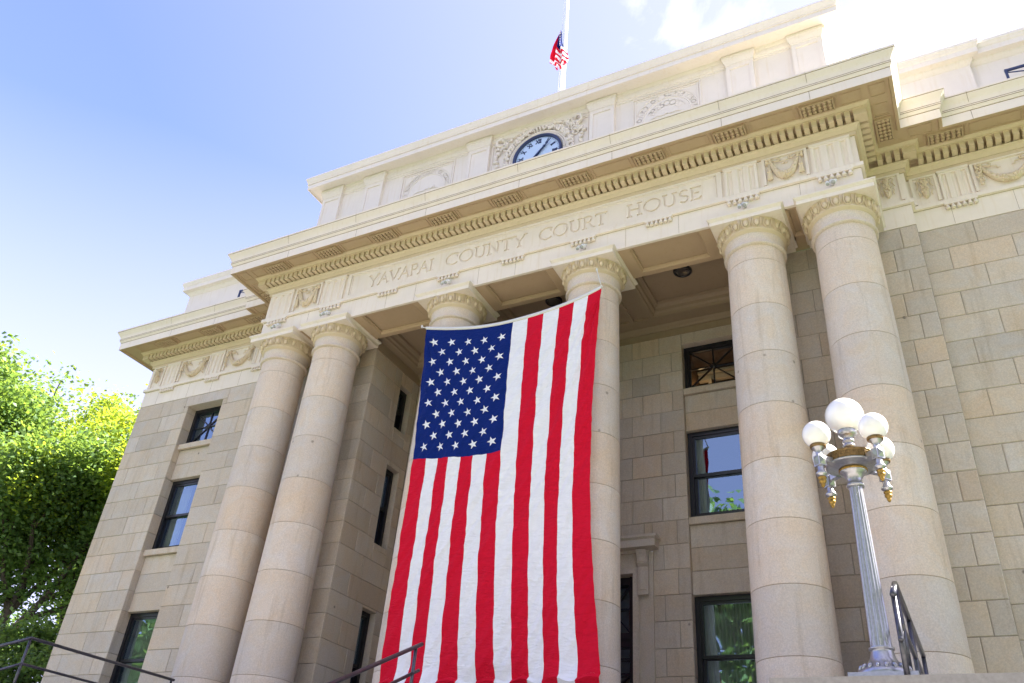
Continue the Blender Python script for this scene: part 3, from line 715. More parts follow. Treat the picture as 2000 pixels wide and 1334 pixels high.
# plain frieze everywhere except the inscription field
fz=MB(); fz.sweep([(0,9.465),(0,10.09)],PATH[:6]+[(-3.45,-.45)]); fz.sweep([(0,9.465),(0,10.09)],[(3.45,-.45)]+PATH[6:])
fz.box(-3.45,3.45,-.40,-.30,9.46,10.09)
part('frieze',fz,'cream')
ins=MB(); ins.box(-3.62,3.62,-.452,-.395,9.52,10.02)
panel=finish('inscription_panel',ins,'cream',court)
cut=MB()
CAP=.262; BASE=9.625
for word,xa,xb in (('YAVAPAI',-3.19,-1.75),('COUNTY',-1.44,.20),('COURT',.49,1.75),('HOUSE',2.14,3.39)):
    st,w=strokes(word,.17); sx=(xb-xa)/w
    stroke_boxes(cut,[[(xa+a*sx,BASE+b*CAP) for a,b in p] for p in st],lambda u,z,d:(u,-.452+d,z),.037,-.03,.026)
cutter=finish('cutter',cut,'relief'); boolean_cut(panel,cutter)
# frame round the panel and cap bands
fr=MB()
for a,b,c,d in ((-3.74,3.74,10.015,10.06),(-3.74,3.74,9.485,9.53)): fr.box(a,b,-.475,-.44,c,d)
for s in (-1,1): fr.box(min(s*3.74,s*3.66),max(s*3.74,s*3.66),-.4745,-.44,9.53,10.015); fr.box(min(s*3.645,s*3.625),max(s*3.645,s*3.625),-.463,-.44,9.53,10.015)
fr.box(-3.64,3.64,-.463,-.44,9.992,10.012)
part('panel_frame',fr,'cream')

# triglyphs with flutes, regulae and drops
def triglyph(cx,y,w,nm=4):
    mb=MB(); z0,z1=9.468,10.062; zt=9.985
    y0=y-.045
    # fluted front: ribs with V channels
    n=nm-1; fw=w/(n+ .9); xs=[]
    pts=[(cx-w/2,y0)]
    for i in range(n):
        c=cx-w/2+w*(i+.5)/n*1.0; hw=w*.088
        pts+=[(c-hw,y0),(c-hw*.45,y0+.030),(c+hw*.45,y0+.030),(c+hw,y0)]
    pts.append((cx+w/2,y0))
    full=[(cx-w/2,y)]+pts+[(cx+w/2,y)]
    vs=[(x,yy,z) for z in (z0,zt) for x,yy in full]; q=len(full)
    mb.add(vs,[(i,i+1,i+1+q,i+q) for i in range(q-1)]+[tuple(range(q))[::-1]])
    mb.box(cx-w/2,cx+w/2,y0-.001,y,zt,zt+.028); mb.box(cx-w/2-.012,cx+w/2+.012,y0-.012,y,zt+.028,z1)
    part('triglyph',mb,'cream',court,(cx,y,z0))
def drops(cx,y,w,n=6):
    mb=MB(); mb.box(cx-w/2,cx+w/2,y-.05,y,9.362,9.3955)
    for i in range(n):
        x=cx-w/2+w*(i+.5)/n; r=w/n*.36
        mb.lathe([(r*.5,9.366),(r*.85,9.33),(r*1.22,9.292),(r*1.22,9.284),(0,9.282)],cx=x,cy=y-.032,n=12)
    part('regula',mb,'cream',court,(cx,y,9.3))
for s in (-1,1):
    triglyph(s*4.05,-.45,.52); triglyph(s*5.42,-.45,.58)
    triglyph(s*7.05,YW,.42); triglyph(s*8.48,YW,.42); triglyph(s*9.93,YW,.42)
    drops(s*5.42,-.45,.52); drops(s*4.05,-.45,.52); drops(s*7.05,YW,.46); drops(s*8.48,YW,.46); drops(s*9.93,YW,.46)
for k in (-2,-1,0,1,2): drops(k*1.34,-.45,.46)
# side-return triglyphs
# ---- metope reliefs
def relief(kind,cx,y,w,z0=9.52,z1=10.03):
    mb=MB(); rg=random.Random(int(cx*100)+17)
    t=.03
    mb.box(cx-w/2-.045,cx-w/2,y-.03,y,z0-.02,z1+.03); mb.box(cx+w/2,cx+w/2+.045,y-.03,y,z0-.02,z1+.03); mb.box(cx-w/2,cx+w/2,y-.0295,y,z1,z1+.03)
    r=MB(); h=z1-z0
    def flower(x,z,a):
        r.box(x-a,x+a,y-.045,y,z-a,z+a)
        for dx,dz in ((-1,-1),(1,-1),(1,1),(-1,1)): r.ball((x+dx*a*.52,y-.05,z+dz*a*.52),(a*.5,.022,a*.5),n=8,m=5)
        r.ball((x,y-.065,z),(a*.26,.02,a*.26),n=8,m=5)
    def ribbon(pts,rad=.014): r.tube([(x,y-.03-.012*math.sin(i*1.7),z) for i,(x,z) in enumerate(pts)],[rad*(.6+.6*math.sin(PI*i/(len(pts)-1))) for i in range(len(pts))],n=6)
    def bumps(x,z,rx,n,rb):
        for _ in range(n):
            a=rg.uniform(0,2*PI); q=rg.uniform(.2,1); r.ball((x+math.cos(a)*q*rx,y-.05-rx*.55*(1-q*q)**.5,z+math.sin(a)*q*rx*.9),(rb*rg.uniform(.7,1.1),rb,rb*rg.uniform(.7,1.1)),n=6,m=4)
    if kind=='swag':
        a=min(.052,w*.085); fx=w/2-a-.012; ft=z1-a-.015
        for s in (-1,1): flower(cx+s*fx,ft,a)
        for s in (-1,1):  # hanging bundles
            if w<.7:
                for q in (-1,0,1):
                    r.tube([(cx+s*fx+q*.008,y-.035,ft-a),(cx+s*fx+q*.014,y-.04,ft-a-h*.3),(cx+s*fx+q*.026,y-.045,z0+.05)],[.010,.014,.019],n=7)
                    r.ball((cx+s*fx+q*.020,y-.048,ft-a-h*.34),(.019,.02,.022),n=7,m=5)
            else:
                for i in range(9): tt=i/8; r_=.018+.045*math.sin(PI*min(1,tt*.8+.18)); bumps(cx+s*fx,ft-a-.02-tt*(h*.6),r_,5,.017)
        n=22; sw=fx-.03; dep=h*.66
        P=[]
        for i in range(n+1):
            u=-1+2*i/n; P.append((cx+u*sw,y-.03,ft-.02-dep*(1-abs(u)**2.3)))
        rad=[.022+.042*math.sin(PI*i/n)**.8 for i in range(n+1)]
        r.tube(P,rad,n=10)
        for i,(p,rr_) in enumerate(zip(P,rad)):
            for _ in range(6):
                an=rg.uniform(-.3,PI+.3)+PI; q=rr_*1.0
                r.ball((p[0]+rg.uniform(-.012,.012),p[1]-abs(math.sin(an))*q,p[2]+math.cos(an)*q*.85),rr_*rg.uniform(.26,.40),n=6,m=4)
        for dx in (-.028,0,.028): r.tube([(cx+dx+.02*math.cos(t_),y-.03-.072*math.sin(t_),P[n//2][2]+.066*math.cos(t_)) for t_ in [PI*j/8 for j in range(9)]],.007,n=5)
        for s in (-1,1):
            ribbon([(cx+s*(fx-.06),ft+.0),(cx+s*(fx-.10),ft-.03),(cx+s*(fx-.15),ft-.02),(cx+s*(fx-.17),ft+.012),(cx+s*(fx-.14),ft+.03),(cx+s*(fx-.13),ft+.01)])
            ribbon([(cx+s*(fx-.15),ft-.045),(cx+s*(fx-.20),ft-.06),(cx+s*(fx-.24),ft-.05),(cx+s*(fx-.25),ft-.085),(cx+s*(fx-.29),ft-.11)],.010)
    else:
        a=.042; ft=z1-a-.02; flower(cx,ft,a)
        for i in range(11): tt=i/10; r_=.014+.050*math.sin(PI*min(1,tt*.75+.2)); bumps(cx,ft-a-.01-tt*(h*.56),r_,7,.016)
        r.ball((cx,y-.02,ft-a-.03-h*.36),(.052,.05,h*.22),n=10,m=8)
        for s in (-1,1):
            ribbon([(cx+s*.045,ft-.01),(cx+s*.08,ft+.012),(cx+s*.11,ft-.02),(cx+s*.085,ft-.06),(cx+s*.10,ft-.12),(cx+s*.12,ft-.17)],.011)
            ribbon([(cx+s*.08,ft-.20),(cx+s*.10,ft-.24),(cx+s*.075,ft-.28),(cx+s*.09,ft-.32)],.009)
    fo=part('relief_frame',mb,'cream',court,(cx,y,z0)); finish('carved_'+('garland' if kind=='swag' else 'pendant'),r,'relief',fo,(cx,y,z0))
for s in (-1,1):
    relief('swag',s*4.735,-.45,.60); relief('swag',s*7.765,YW,.86); relief('swag',s*9.205,YW,.86)
    relief('pendant',s*10.42,YW,.30); relief('pendant',s*6.62,YW,.30); relief('pendant',s*6.09,YP,.34)

# ---- architrave soffit, ceiling of the portico
cl=MB(); zs=ZT+.02
YA0,YA1=-.45,.40
cl.quad((-5.79,YA1,zs+.07),(5.79,YA1,zs+.07),(5.79,YA0,zs+.07),(-5.79,YA0,zs+.07))
def sof_frame(x0,x1,y0,y1,zb,t=.15,tb=.09,dd=.07):
    cl.box(x0,x0+t,y0,y1,zb,zb+dd); cl.box(x1-t,x1,y0,y1,zb,zb+dd); cl.box(x0+t,x1-t,y0,y0+tb,zb,zb+dd); cl.box(x0+t,x1-t,y1-tb,y1,zb,zb+dd)
    # inner moulding
    cl.sweep([(0,zb),(-.012,zb+.004),(-.03,zb+.03),(-.045,zb+.034),(-.05,zb+.06)],[(x0+t,y0+tb),(x0+t,y1-tb),(x1-t,y1-tb),(x1-t,y0+tb),(x0+t,y0+tb)][::-1])
for a,b in ((-5.79,-4.06),(-4.06,-1.36),(-1.36,1.36),(1.36,4.06),(4.06,5.79)):
    if a<-5 : x0,x1=-4.95,-4.48
    elif b>5: x0,x1=4.48,4.95
    else: x0,x1=a+.60,b-.60
    sof_frame(x0,x1,YA0+.001,YA1,zs)
for x in COLX: cl.box(x-.6,x+.6,YA0+.002,YA1-.001,zs,zs+.07) if abs(x)<5 else cl.box(x-.42,x+.42,YA0+.002,YA1-.001,zs,zs+.07)
cl.box(-5.79,5.79,YA1-.02,YA1,zs+.001,9.6)   # inner face of the beam
for s in (-1,1):
    a_,b_=sorted((s*XP,s*5.79)); cl.box(a_+.001,b_-.001,YA1-.0005,YP+.02,zs+.0015,9.3)
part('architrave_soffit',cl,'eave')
cl=MB(); ZC=9.42; ZBm=9.16
cl.quad((-XP,YP-.3,ZC),(XP,YP-.3,ZC),(XP,YB,ZC),(-XP,YB,ZC))
cl.quad((-5.79,YA1,zs+.3),(-XP,YA1,zs+.3),(-XP,YP,zs+.3),(-5.79,YP,zs+.3)); cl.quad((XP,YA1,zs+.3),(5.79,YA1,zs+.3),(5.79,YP,zs+.3),(XP,YP,zs+.3))
for x in (-1.36,1.36):
    sof_x0,sof_x1=x-.42,x+.42
    cl.box(sof_x0,sof_x0+.09,YA1,1.86,ZBm,ZC-.002); cl.box(sof_x1-.09,sof_x1,YA1,1.86,ZBm,ZC-.002); cl.box(sof_x0+.09,sof_x1-.09,YA1,1.86,ZBm+.05,ZC-.002); cl.box(x-.04,x+.04,YA1,1.8599,ZBm+.0015,ZBm+.05)
cl.box(-XP,XP,1.86,YB,ZBm,ZC-.003)
cl.sweep([(0,ZBm-.08),(.03,ZBm-.078),(.05,ZBm-.05),(.10,ZBm-.02),(.12,ZBm-.001)],[(-XP,YB-.02),(XP,YB-.02)])
cl.box(-XP,XP,YB-.021,YB+.02,ZT-.03,ZBm)
cl.box(-XP,-XP+.02,YP,YB,ZT-.03,ZBm-.0); cl.box(XP-.02,XP,YP,YB,ZT-.03,ZBm)
cl.box(-XP,-XP+.16,YP-.22,1.86,ZBm+.001,ZC-.004); cl.box(XP-.16,XP,YP-.22,1.86,ZBm+.001,ZC-.004)
# crown moulding round each coffer
for a,b in ((-XP+.16,-1.78),(-.94,.94),(1.78,XP-.16)):
    cl.sweep([(0,ZBm+.005),(-.02,ZBm+.01),(-.03,ZBm+.06),(-.06,ZBm+.09),(-.07,ZBm+.15),(-.11,ZBm+.19),(-.13,ZBm+.20),(-.14,ZC-.005)],[(a,YA1+.001),(a,1.859),(b,1.859),(b,YA1+.001),(a,YA1+.001)][::-1])
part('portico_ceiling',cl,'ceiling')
for x in (.12,2.62):
    mb=MB(); mb.lathe([(.165,ZC-.001),(.165,ZC-.03),(.15,ZC-.045),(.125,ZC-.045),(.12,ZC-.01)],cx=x,cy=1.0,n=32)
    o=part('recessed_light',mb,'black',court,(x,1.0,ZC)); m2=MB(); m2.lathe([(.125,ZC-.03),(.08,ZC-.038),(0,ZC-.04)],cx=x,cy=1.0,n=32); finish('lens',m2,'lens',o,(x,1.0,ZC))

# ---- roofs and the parapet (attic)
rf=MB(); rf.box(-XW,16,YW,14,10.80,10.898); rf.box(-5.79,5.79,-.45,YW,10.80,10.897); part('roof',rf,'roof')
AY=.13; AH=5.60
AP=[(-AH,9),(-AH,AY),(AH,AY),(AH,9)]
at=MB(); at.sweep([(0,10.895),(0,13.4)],AP)
at.sweep([(0,13.20),(.012,13.205),(.012,13.25),(.03,13.26),(.045,13.30),(.05,13.37),(.06,13.375),(.075,13.41),(.085,13.43)],AP)
part('parapet_wall',at,'attic')
ac=MB(); ac.sweep([(.085,13.43),(.30,13.43),(.30,13.41),(.33,13.41),(.33,13.53),(.322,13.532),(.322,13.54),(.345,13.542),(.348,13.565),(.338,13.567),(.338,13.575),(.355,13.60),(.37,13.65),(.385,13.68),(.39,13.69),(.39,13.73),(0,13.75)],AP)
ac.quad((-AH-.02,AY-.02,13.747),(AH+.02,AY-.02,13.747),(AH+.02,9,13.747),(-AH-.02,9,13.747))
part('parapet_cornice',ac,'attic')
for cx,w in ((-5.33,.53),(-4.13,.50),(-1.40,.52),(1.40,.52),(4.13,.50),(5.33,.53)):
    mb=MB(); y1=AY; y0=AY-.055; x0,x1=cx-w/2,cx+w/2
    if abs(cx)>5: x0,x1=(x0,x1) 
    mb.box(x0,x1,y0,y1,10.9,13.19)
    t=.075
    mb.box(x0,x0+t,y0-.018,y0,10.9,13.19); mb.box(x1-t,x1,y0-.018,y0,10.9,13.19); mb.box(x0+t,x1-t,y0-.018,y0,13.09,13.19)
    pts=[(x0,y1),(x0,y0-.018),(x1,y0-.018),(x1,y1)]
    mb.sweep([(0,13.19),(.01,13.192),(.01,13.225),(.018,13.24),(.04,13.29),(.05,13.34),(.058,13.345),(.058,13.415),(.0,13.42)],pts)
    part('parapet_pilaster',mb,'attic',court,(cx,AY,10.9))
# wing parapets
for (x0,x1) in ((-10.22,-AH),(AH,16)):
    mb=MB(); y=.80
    e=[(x0,12),(x0,y),(x1,y)] if x0<0 else [(x0,y),(x1,y)]
    mb.sweep([(0,10.895),(0,12.10),(.01,12.105),(.025,12.13),(.05,12.16),(.06,12.20),(.07,12.205),(.15,12.215),(.15,12.33),(.165,12.35),(.18,12.40),(.19,12.41),(.19,12.47),(0,12.49)],e)
    # slightly projecting inner length next to the portico
    xa,xb=(-8.35,-AH+.0) if x0<0 else (AH,7.72)
    e=[(xa,y),(xa,y-.07),(xb,y-.07)] if x0<0 else [(xa,y-.07),(xb,y-.07),(xb,y)]
    mb.sweep([(0,10.895),(0,12.10),(.01,12.105),(.025,12.13),(.05,12.16),(.06,12.20),(.07,12.205),(.15,12.216),(.15,12.331),(.165,12.351),(.18,12.401),(.19,12.411),(.19,12.472),(0,12.492)],e)
    mb.quad((x0,y,12.488),(x1,y,12.488),(x1,12,12.488),(x0,12,12.488))
    part('wing_parapet',mb,'attic')
# carved seals
def seal(cx,ring_text,centre):
    y=AY; mb=MB()
    x0,x1,z1=cx-.68,cx+.68,13.17
    for o_,d in ((0,.022),(.05,.012)):
        mb.box(x0+o_,x0+o_+.028,y-d,y,11.1,z1-o_); mb.box(x1-o_-.028,x1-o_,y-d,y,11.1,z1-o_); mb.box(x0+o_+.028,x1-o_-.028,y-d,y,z1-o_-.028,z1-o_)
    zc_=12.49
    for rr_,th in ((.62,.012),(.47,.012),(.64,.005)): mb.ring((cx,y,zc_),(0,-1,0),rr_,th,n=72,m=6)
    def ringtext(txt,rad,h,a_mid,span,w):
        st_w=[LET[c][0]+.22 for c in txt]; tot=sum(st_w); a=a_mid+span/2
        for ch,wd in zip(txt,st_w):
            da=span*wd/tot; am=a-da/2
            ca,sa=math.cos(am),math.sin(am)
            polys=[[((px-LET[ch][0]/2)*h,py*h) for px,py in p] for p in LET[ch][1]]
            stroke_boxes(mb,[[(cx+ca*(rad+v)+sa*u, zc_+sa*(rad+v)-ca*u) for u,v in p] for p in polys],lambda u,z,d:(u,y-d,z),w,-.002,.005)
            a-=da
    ringtext(ring_text,.505,.085,PI/2,R(200),.010)
    if centre: ringtext(centre,.26,.13,PI/2,R(140),.012)
    # scenery inside the seal: low hills, sun and a scroll
    rg=random.Random(5+int(cx))
    if not centre:
        for i in range(26): mb.ball((cx+rg.uniform(-.22,.26),y-.004,zc_+rg.uniform(-.12,.10)-.02),(rg.uniform(.02,.05),.014,rg.uniform(.012,.035)),n=8,m=5)
    for s in (-1,1): mb.tube([(cx+s*.34,y-.005,zc_-.02),(cx+s*.2,y-.008,zc_+.03),(cx+s*.06,y-.008,zc_+.02),(cx,y-.008,zc_+.05)],.010,n=6)
    part('carved_seal',mb,'attic',court,(cx,y,zc_))
seal(-2.70,'THE SUPERIOR COURT OF COUNTY',None)
seal(2.70,'BOARD OF SUPERVISORS','PRESCOTT')
# garland carving round the clock
def clock_carving():
    mb=MB(); rg=random.Random(11); y=AY; cz=12.49
    mb.ring((0,y-.01,cz),(0,-1,0),.64,.030,n=72,m=8); mb.ring((0,y-.01,cz),(0,-1,0),.585,.024,n=72,m=6)
    for i in range(40):
        a=R(-20)+R(220)*i/39; r0=.73
        if abs(a-PI/2)<.10:
            mb.tube([(r0*math.cos(a)+.0,y-.01,cz+.64),(.0+r0*math.cos(a),y-.10,cz+.73),(r0*math.cos(a),y-.01,cz+.82)],.022,n=6); continue
        if (i%7)==0:
            ca,sa=math.cos(a),math.sin(a); mb.tube([(.66*ca,y-.02,cz+.66*sa),(.73*ca,y-.085,cz+.73*sa),(.80*ca,y-.02,cz+.80*sa)],.015,n=6); continue
        for _ in range(7):
            q=rg.uniform(-.065,.065); b=a+rg.uniform(-.04,.04)
            mb.ball(((r0+q)*math.cos(b),y-.035-.03*math.cos(q*20),cz+(r0+q)*math.sin(b)),(rg.uniform(.024,.036),.03,rg.uniform(.022,.034)),n=7,m=5)
    # scrolled ribbons filling the spandrels
    for s in (-1,1):
        for k in range(9):
            x=s*rg.uniform(.62,.98); z=cz+rg.uniform(.30,.70)+ (0.0)
            if x*x+(z-cz)**2<.86**2: continue
            n=12; pts=[(x+(.03+.075*t/n)*math.cos(t*.62+k),y-.03-.02*math.sin(t*.8),z+(.03+.06*t/n)*math.sin(t*.62+k)) for t in range(n)]
            mb.tube(pts,[.024-.001*t for t in range(n)],n=6)
        for (sx_,sz) in ((.30,.84),(.46,.80),(.62,.72),(.78,.66),(.90,.58),(.94,.42),(.97,.20),(.95,.05),(.93,-.1),(1.0,.32)):
            for _ in range(4):
                mb.ball((s*(sx_+rg.uniform(-.04,.04)),y-.03,cz+sz+rg.uniform(-.05,.03)-.02),(rg.uniform(.025,.055),rg.uniform(.02,.05),rg.uniform(.02,.045)),n=8,m=5)
        mb.tube([(s*.80,y-.05,cz+.66),(s*.86,y-.09,cz+.73),(s*.95,y-.09,cz+.70),(s*.97,y-.07,cz+.60),(s*.90,y-.05,cz+.56),(s*.84,y-.05,cz+.60)],.034,n=7)
    mb.box(-1.10,-1.075,y-.02,y,11.2,13.17); mb.box(1.075,1.10,y-.02,y,11.2,13.17); mb.box(-1.075,1.075,y-.02,y,13.145,13.17)
    part('clock_garland',mb,'attic',court,(0,y,cz))
clock_carving()

# ---- clock
CZ=12.49
clk=empty('wall_clock',(0,AY,CZ),'round clock with roman numerals and navy hands set into the parapet','clock')
mb=MB(); mb.lathe([(.545,0),(.545,.06),(.525,.07),(.495,.055),(.485,.012)],n=72); mb.v=[(v[0],AY-.004-v[2],CZ+v[1]) for v in mb.v]; finish('rim',mb,'clockink',clk,(0,AY,CZ))
mb=MB(); mb.lathe([(.50,.014),(0.0001,.014)],n=72,sm=False); mb.v=[(v[0],AY-.004-v[2],CZ+v[1]) for v in mb.v]; dial=finish('dial',mb,'clockface',clk,(0,AY,CZ))
mb=MB()
yd=AY-.024
NUM=['XII','I','II','III','IIII','V','VI','VII','VIII','IX','X','XI']
for i,t in enumerate(NUM):
    a=PI/2-2*PI*i/12; ca,sa=math.cos(a),math.sin(a); st,w=strokes(t,.12); h=.09
    stroke_boxes(mb,[[(.335*ca+ca*v+sa*u,.335*sa+sa*v-ca*u) for u,v in [((p[0]-w/2)*h*.85,(p[1])*h) for p in pl]] for pl in st],lambda u,z,d:(u,yd+d,CZ+z),.018,0,.004)
for i in range(60):
    a=2*PI*i/60; ca,sa=math.cos(a),math.sin(a); r1=.468; r0=.455 if i%5 else .443
    mb.beam((r0*ca,yd+.002,CZ+r0*sa),(r1*ca,yd+.002,CZ+r1*sa),.008 if i%5 else .016,.004,up=(0,1,0))
finish('numerals',mb,'clockink',dial,(0,AY,CZ))
def hand(name,ang,ln,wd,yh):
    a=PI/2-R(ang); d=Vector((math.cos(a),0,math.sin(a))); n=Vector((-d.z,0,d.x)); c=Vector((0,yh,CZ)); mb=MB()
    q=[(-.10,.6),(0,.7),(ln*.62,.5),(ln*.72,1.0),(ln*.80,.35),(ln,.1)]
    vs=[]; 
    for t in (-1,1):
        for u,w_ in q: p=c+d*(u if u<0 else u)+n*(w_*wd*t); vs.append(tuple(p))
    m=len(q); vs2=vs+[(v[0],v[1]-.012,v[2]) for v in vs]
    fs=[]
    for i in range(m-1): fs+= [(i,i+1,m+i+1,m+i),(2*m+i,3*m+i,3*m+i+1,2*m+i+1),(i,2*m+i,2*m+i+1,i+1),(m+i,m+i+1,3*m+i+1,3*m+i)]
    fs+=[(0,m,3*m,2*m),(m-1,3*m-1,4*m-1,2*m-1)]
    mb.add(vs2,fs); finish(name,mb,'clockink',clk,(0,AY,CZ))
hand('hour_hand',37,.33,.034,yd-.01); hand('minute_hand',41,.455,.021,yd-.026)

# ---- white floodlights clipped above each capital
def floodlight(x,label):
    y=-.50; z=9.20; e=empty('floodlight',(x,y,z),label,'floodlight','white floodlights above the capitals')
    mb=MB(); mb.tube([(x,-.45,z),(x,-.53,z)],.035,n=14); mb.tube([(x-.08,-.53,z-.01),(x+.08,-.53,z-.01)],.012,n=8); finish('mount',mb,'white',e,(x,y,z))
    for dx,tx,tz,rr_ in ((-.062,.01,-.15,.027),(.05,-.035,-.12,.036)):
        mb=MB(); a=Vector((x+dx,-.54,z-.02)); b=a+Vector((tx,-.10,tz)).normalized()*.12
        m_=a+(b-a)*.55
        mb.tube([a,m_],[.026,.030],n=14); mb.tube([m_,m_+(b-a)*.04],rr_*.95,n=14); mb.tube([m_+(b-a)*.04,b],[rr_,rr_*1.06],n=16)
        h=finish('lamp_head',mb,'white',e,(x,y,z))
        mb=MB(); mb.tube([b,b+(b-a).normalized()*.004],rr_*.92,n=16); finish('lens',mb,'greylens',h,(x,y,z))
FLL=['left outermost white twin floodlight, above the far left column','white twin floodlight above the second column from the left, beside its carved garland','white twin floodlight just above the column capital left of the big flag',
 'white twin floodlight above the column at the right end of the big flag','white twin floodlight above the second column from the right','rightmost white twin floodlight, above the outer right column']
for x,l in zip((-5.30,-4.06,-1.30,1.36,4.06,5.36),FLL): floodlight(x,l)

# ---- big hanging flag
fx=empty('hanging_flag',(.1,-.6,8.14),'huge stars and stripes flag hung vertically between the middle columns','flag')
Ltab=[(8.14,-1.545),(7.5,-1.50),(6.9,-1.47),(5.74,-1.415),(4.73,-1.41),(3.86,-1.42),(3.05,-1.42),(2.0,-1.40)]
Rtab=[(8.14,1.75),(7.3,1.68),(6.31,1.645),(5.55,1.63),(4.69,1.64),(3.82,1.69),(3.02,1.76),(2.0,1.88)]
def interp(t,z):
    for (a,b),(c,d) in zip(t[:-1],t[1:]):
        if z<=a and z>=c: u=(a-z)/(a-c); return b+(d-b)*u
    return t[-1][1] if z<t[-1][0] else t[0][1]
FH0,FH1=8.14,2.29
def flagpt(u,v,off=0):
    z=FH0+(FH1-FH0)*v
    sag=.27*4*u*(1-u)*(1-v)**1.3
    z=z-sag-.06*4*u*(1-u)*v*0
    z+=.03*math.sin(u*40)*v**6
    zz=FH0+(FH1-FH0)*v
    x0,x1=interp(Ltab,zz),interp(Rtab,zz)
    # stripes are not quite even: cloth bunches at both sides
    uu=u+.012*math.sin(2*PI*u*1.5+2.2*v)
    uu=u+(uu-u)*(1 if 0<u<1 else 0)
    x=x0+(x1-x0)*uu
    y=-.60
    d0=y
    # long tension folds radiating from the upper corners and slanting wrinkles
    s1=u*3.3+ (v*5.9)*.62; s2=u*3.3-(v*5.9)*.30
    y+=.008*math.sin(s1*5.2+1.3*math.sin(v*9+u*3))*(.35+.65*v)+.007*math.sin(s1*13+2*math.sin(u*7+v*5))+.0055*math.sin(s1*29+3*math.sin(v*17+u*5)+s2*4)+.0022*math.sin(s1*51+4*math.sin(v*23+u*9)-s2*7)
    thr=math.atan2((1-u)*3.3+.03,v*5.9+.12); thl=math.atan2(u*3.3+.03,v*5.9+.12)
    y+=.030*math.sin(thr*44)*math.exp(-v*1.7)*max(0,1-thr/.75)+.022*math.sin(thl*36+1)*math.exp(-v*2.4)*max(0,1-thl/.8)
    y+=.024*math.sin(u*3.3*6.0+.5*math.sin(v*2.5))*v*(1-.5*v)
    y=d0+(y-d0)*min(1,v*14+.06)
    y+=.05*math.sin(v*PI)*math.sin(u*PI)*-.8
    if v>.97: y-=.05*(v-.97)/.03*math.sin(u*9)
    return (x,y-off,z)
def flag_mesh():
    NU,NV=13*14,300
    mb=MB(); gv=[flagpt(i/NU,j/NV) for j in range(NV+1) for i in range(NU+1)]
    cb=MB(); canton_u=7*14; vj=int(NV*.43)
    idx={}
    def addf(m,i,j,mi):
        m.f.append([j*(NU+1)+i,j*(NU+1)+i+1,(j+1)*(NU+1)+i+1,(j+1)*(NU+1)+i]); m.t.append((1,1,1)); m.mi.append(mi); m.sm.append(True)
    mb.v=gv; cb.v=list(gv)
    for j in range(NV):
        for i in range(NU):
            if i<canton_u and j<vj: addf(cb,i,j,0)
            else: addf(mb,i,j,0 if (i//14)%2==0 else 1)
    for m in (mb,cb):   # drop unused vertices
        used=sorted({k for f in m.f for k in f}); mp={k:n for n,k in enumerate(used)}; m.v=[m.v[k] for k in used]; m.f=[[mp[k] for k in f] for f in m.f]
    # the stripes run: red outermost on the right (13th) and at the left below the canton
    finish('stripes',mb,['red','wht'],fx,(.1,-.6,8.14))
    cn=finish('canton',cb,'blue',fx,(.1,-.6,8.14))
    st=MB(); cu=7/13; cv=vj/NV; Wd,Hd=3.3,5.9
    rows=[(r,[1,3,5,7,9] if r%2==0 else [2,4,6,8]) for r in range(11)]
    for r,cs in rows:
        for c in cs:
            u0=cu*c/10; v0=cv*(r+1)/12+.012*(1-r/11); Rr=.088
            vs=[(u0,v0)]; P=[]
            for k in range(10):
                a=PI+k*PI/5; q=Rr if k%2==0 else Rr*.382
                P.append((u0+q*math.cos(a)/Wd, v0-q*math.sin(a)/Hd))
            # subdivided fan so the star follows the folds
            n=4; ring=[[(u0+(p[0]-u0)*t/n,v0+(p[1]-v0)*t/n) for p in P] for t in range(1,n+1)]
            allp=[(u0,v0)]+[p for rg_ in ring for p in rg_]
            fs=[(0,1+(k+1)%10,1+k) for k in range(10)]
            for t in range(n-1):
                for k in range(10): fs.append((1+t*10+k,1+t*10+(k+1)%10,1+(t+1)*10+(k+1)%10,1+(t+1)*10+k))
            st.add([flagpt(p[0],p[1],.006) for p in allp],fs,sm=True)
    finish('stars',st,'wht',cn,(.1,-.6,8.14))
    # white heading along the top and hem at the bottom
    hd=MB(); n=120; vs=[]
    for i in range(n+1):
        p=flagpt(i/n,0); vs+=[(p[0],p[1]-.008,p[2]-.006),(p[0],p[1]-.012,p[2]+.05),(p[0],p[1]+.012,p[2]+.05),(p[0],p[1]+.008,p[2]-.006)]
    hd.add(vs,[(4*i+a,4*i+4+a,4*i+4+(a+1)%4,4*i+(a+1)%4) for i in range(n) for a in range(4)],sm=True)
    finish('heading',hd,'rope',fx,(.1,-.6,8.14))
    hm=MB(); NU2=13*8
    vs=[]
    for i in range(NU2+1):
        u=i/NU2; p=flagpt(u,1); e=.05+.06*max(0,math.sin(u*8.2-.8))
        vs+=[(p[0],p[1],p[2]),(p[0]-.01,p[1]-.025-.02*math.sin(u*22),p[2]-.045),(p[0]-.02,p[1]+.035,p[2]-.06-e)]
    for i in range(NU2):
        for a in range(2): hm.add([vs[3*i+a],vs[3*i+3+a],vs[3*i+4+a],vs[3*i+1+a]],[(0,1,2,3)],mi=0 if (i//8)%2==0 else 1,sm=True)
    finish('turned_hem',hm,['red','wht'],fx,(.1,-.6,8.14))
    for (px,q) in ((-1.545,(-1.72,-.50,8.30)),(1.75,(1.62,-.50,8.62))):
        rp=MB(); p=Vector((px,-.60,8.17)); q=Vector(q); m=[p+(q-p)*t+Vector((0,0,-.01*math.sin(PI*t))) for t in (0,.3,.6,1)]
        rp.tube(m,.008,n=6); rp.ball(p,.022); rp.ball(q,(.02,.02,.035))
        finish('rope',rp,'rope',fx,(.1,-.6,8.14))
flag_mesh()

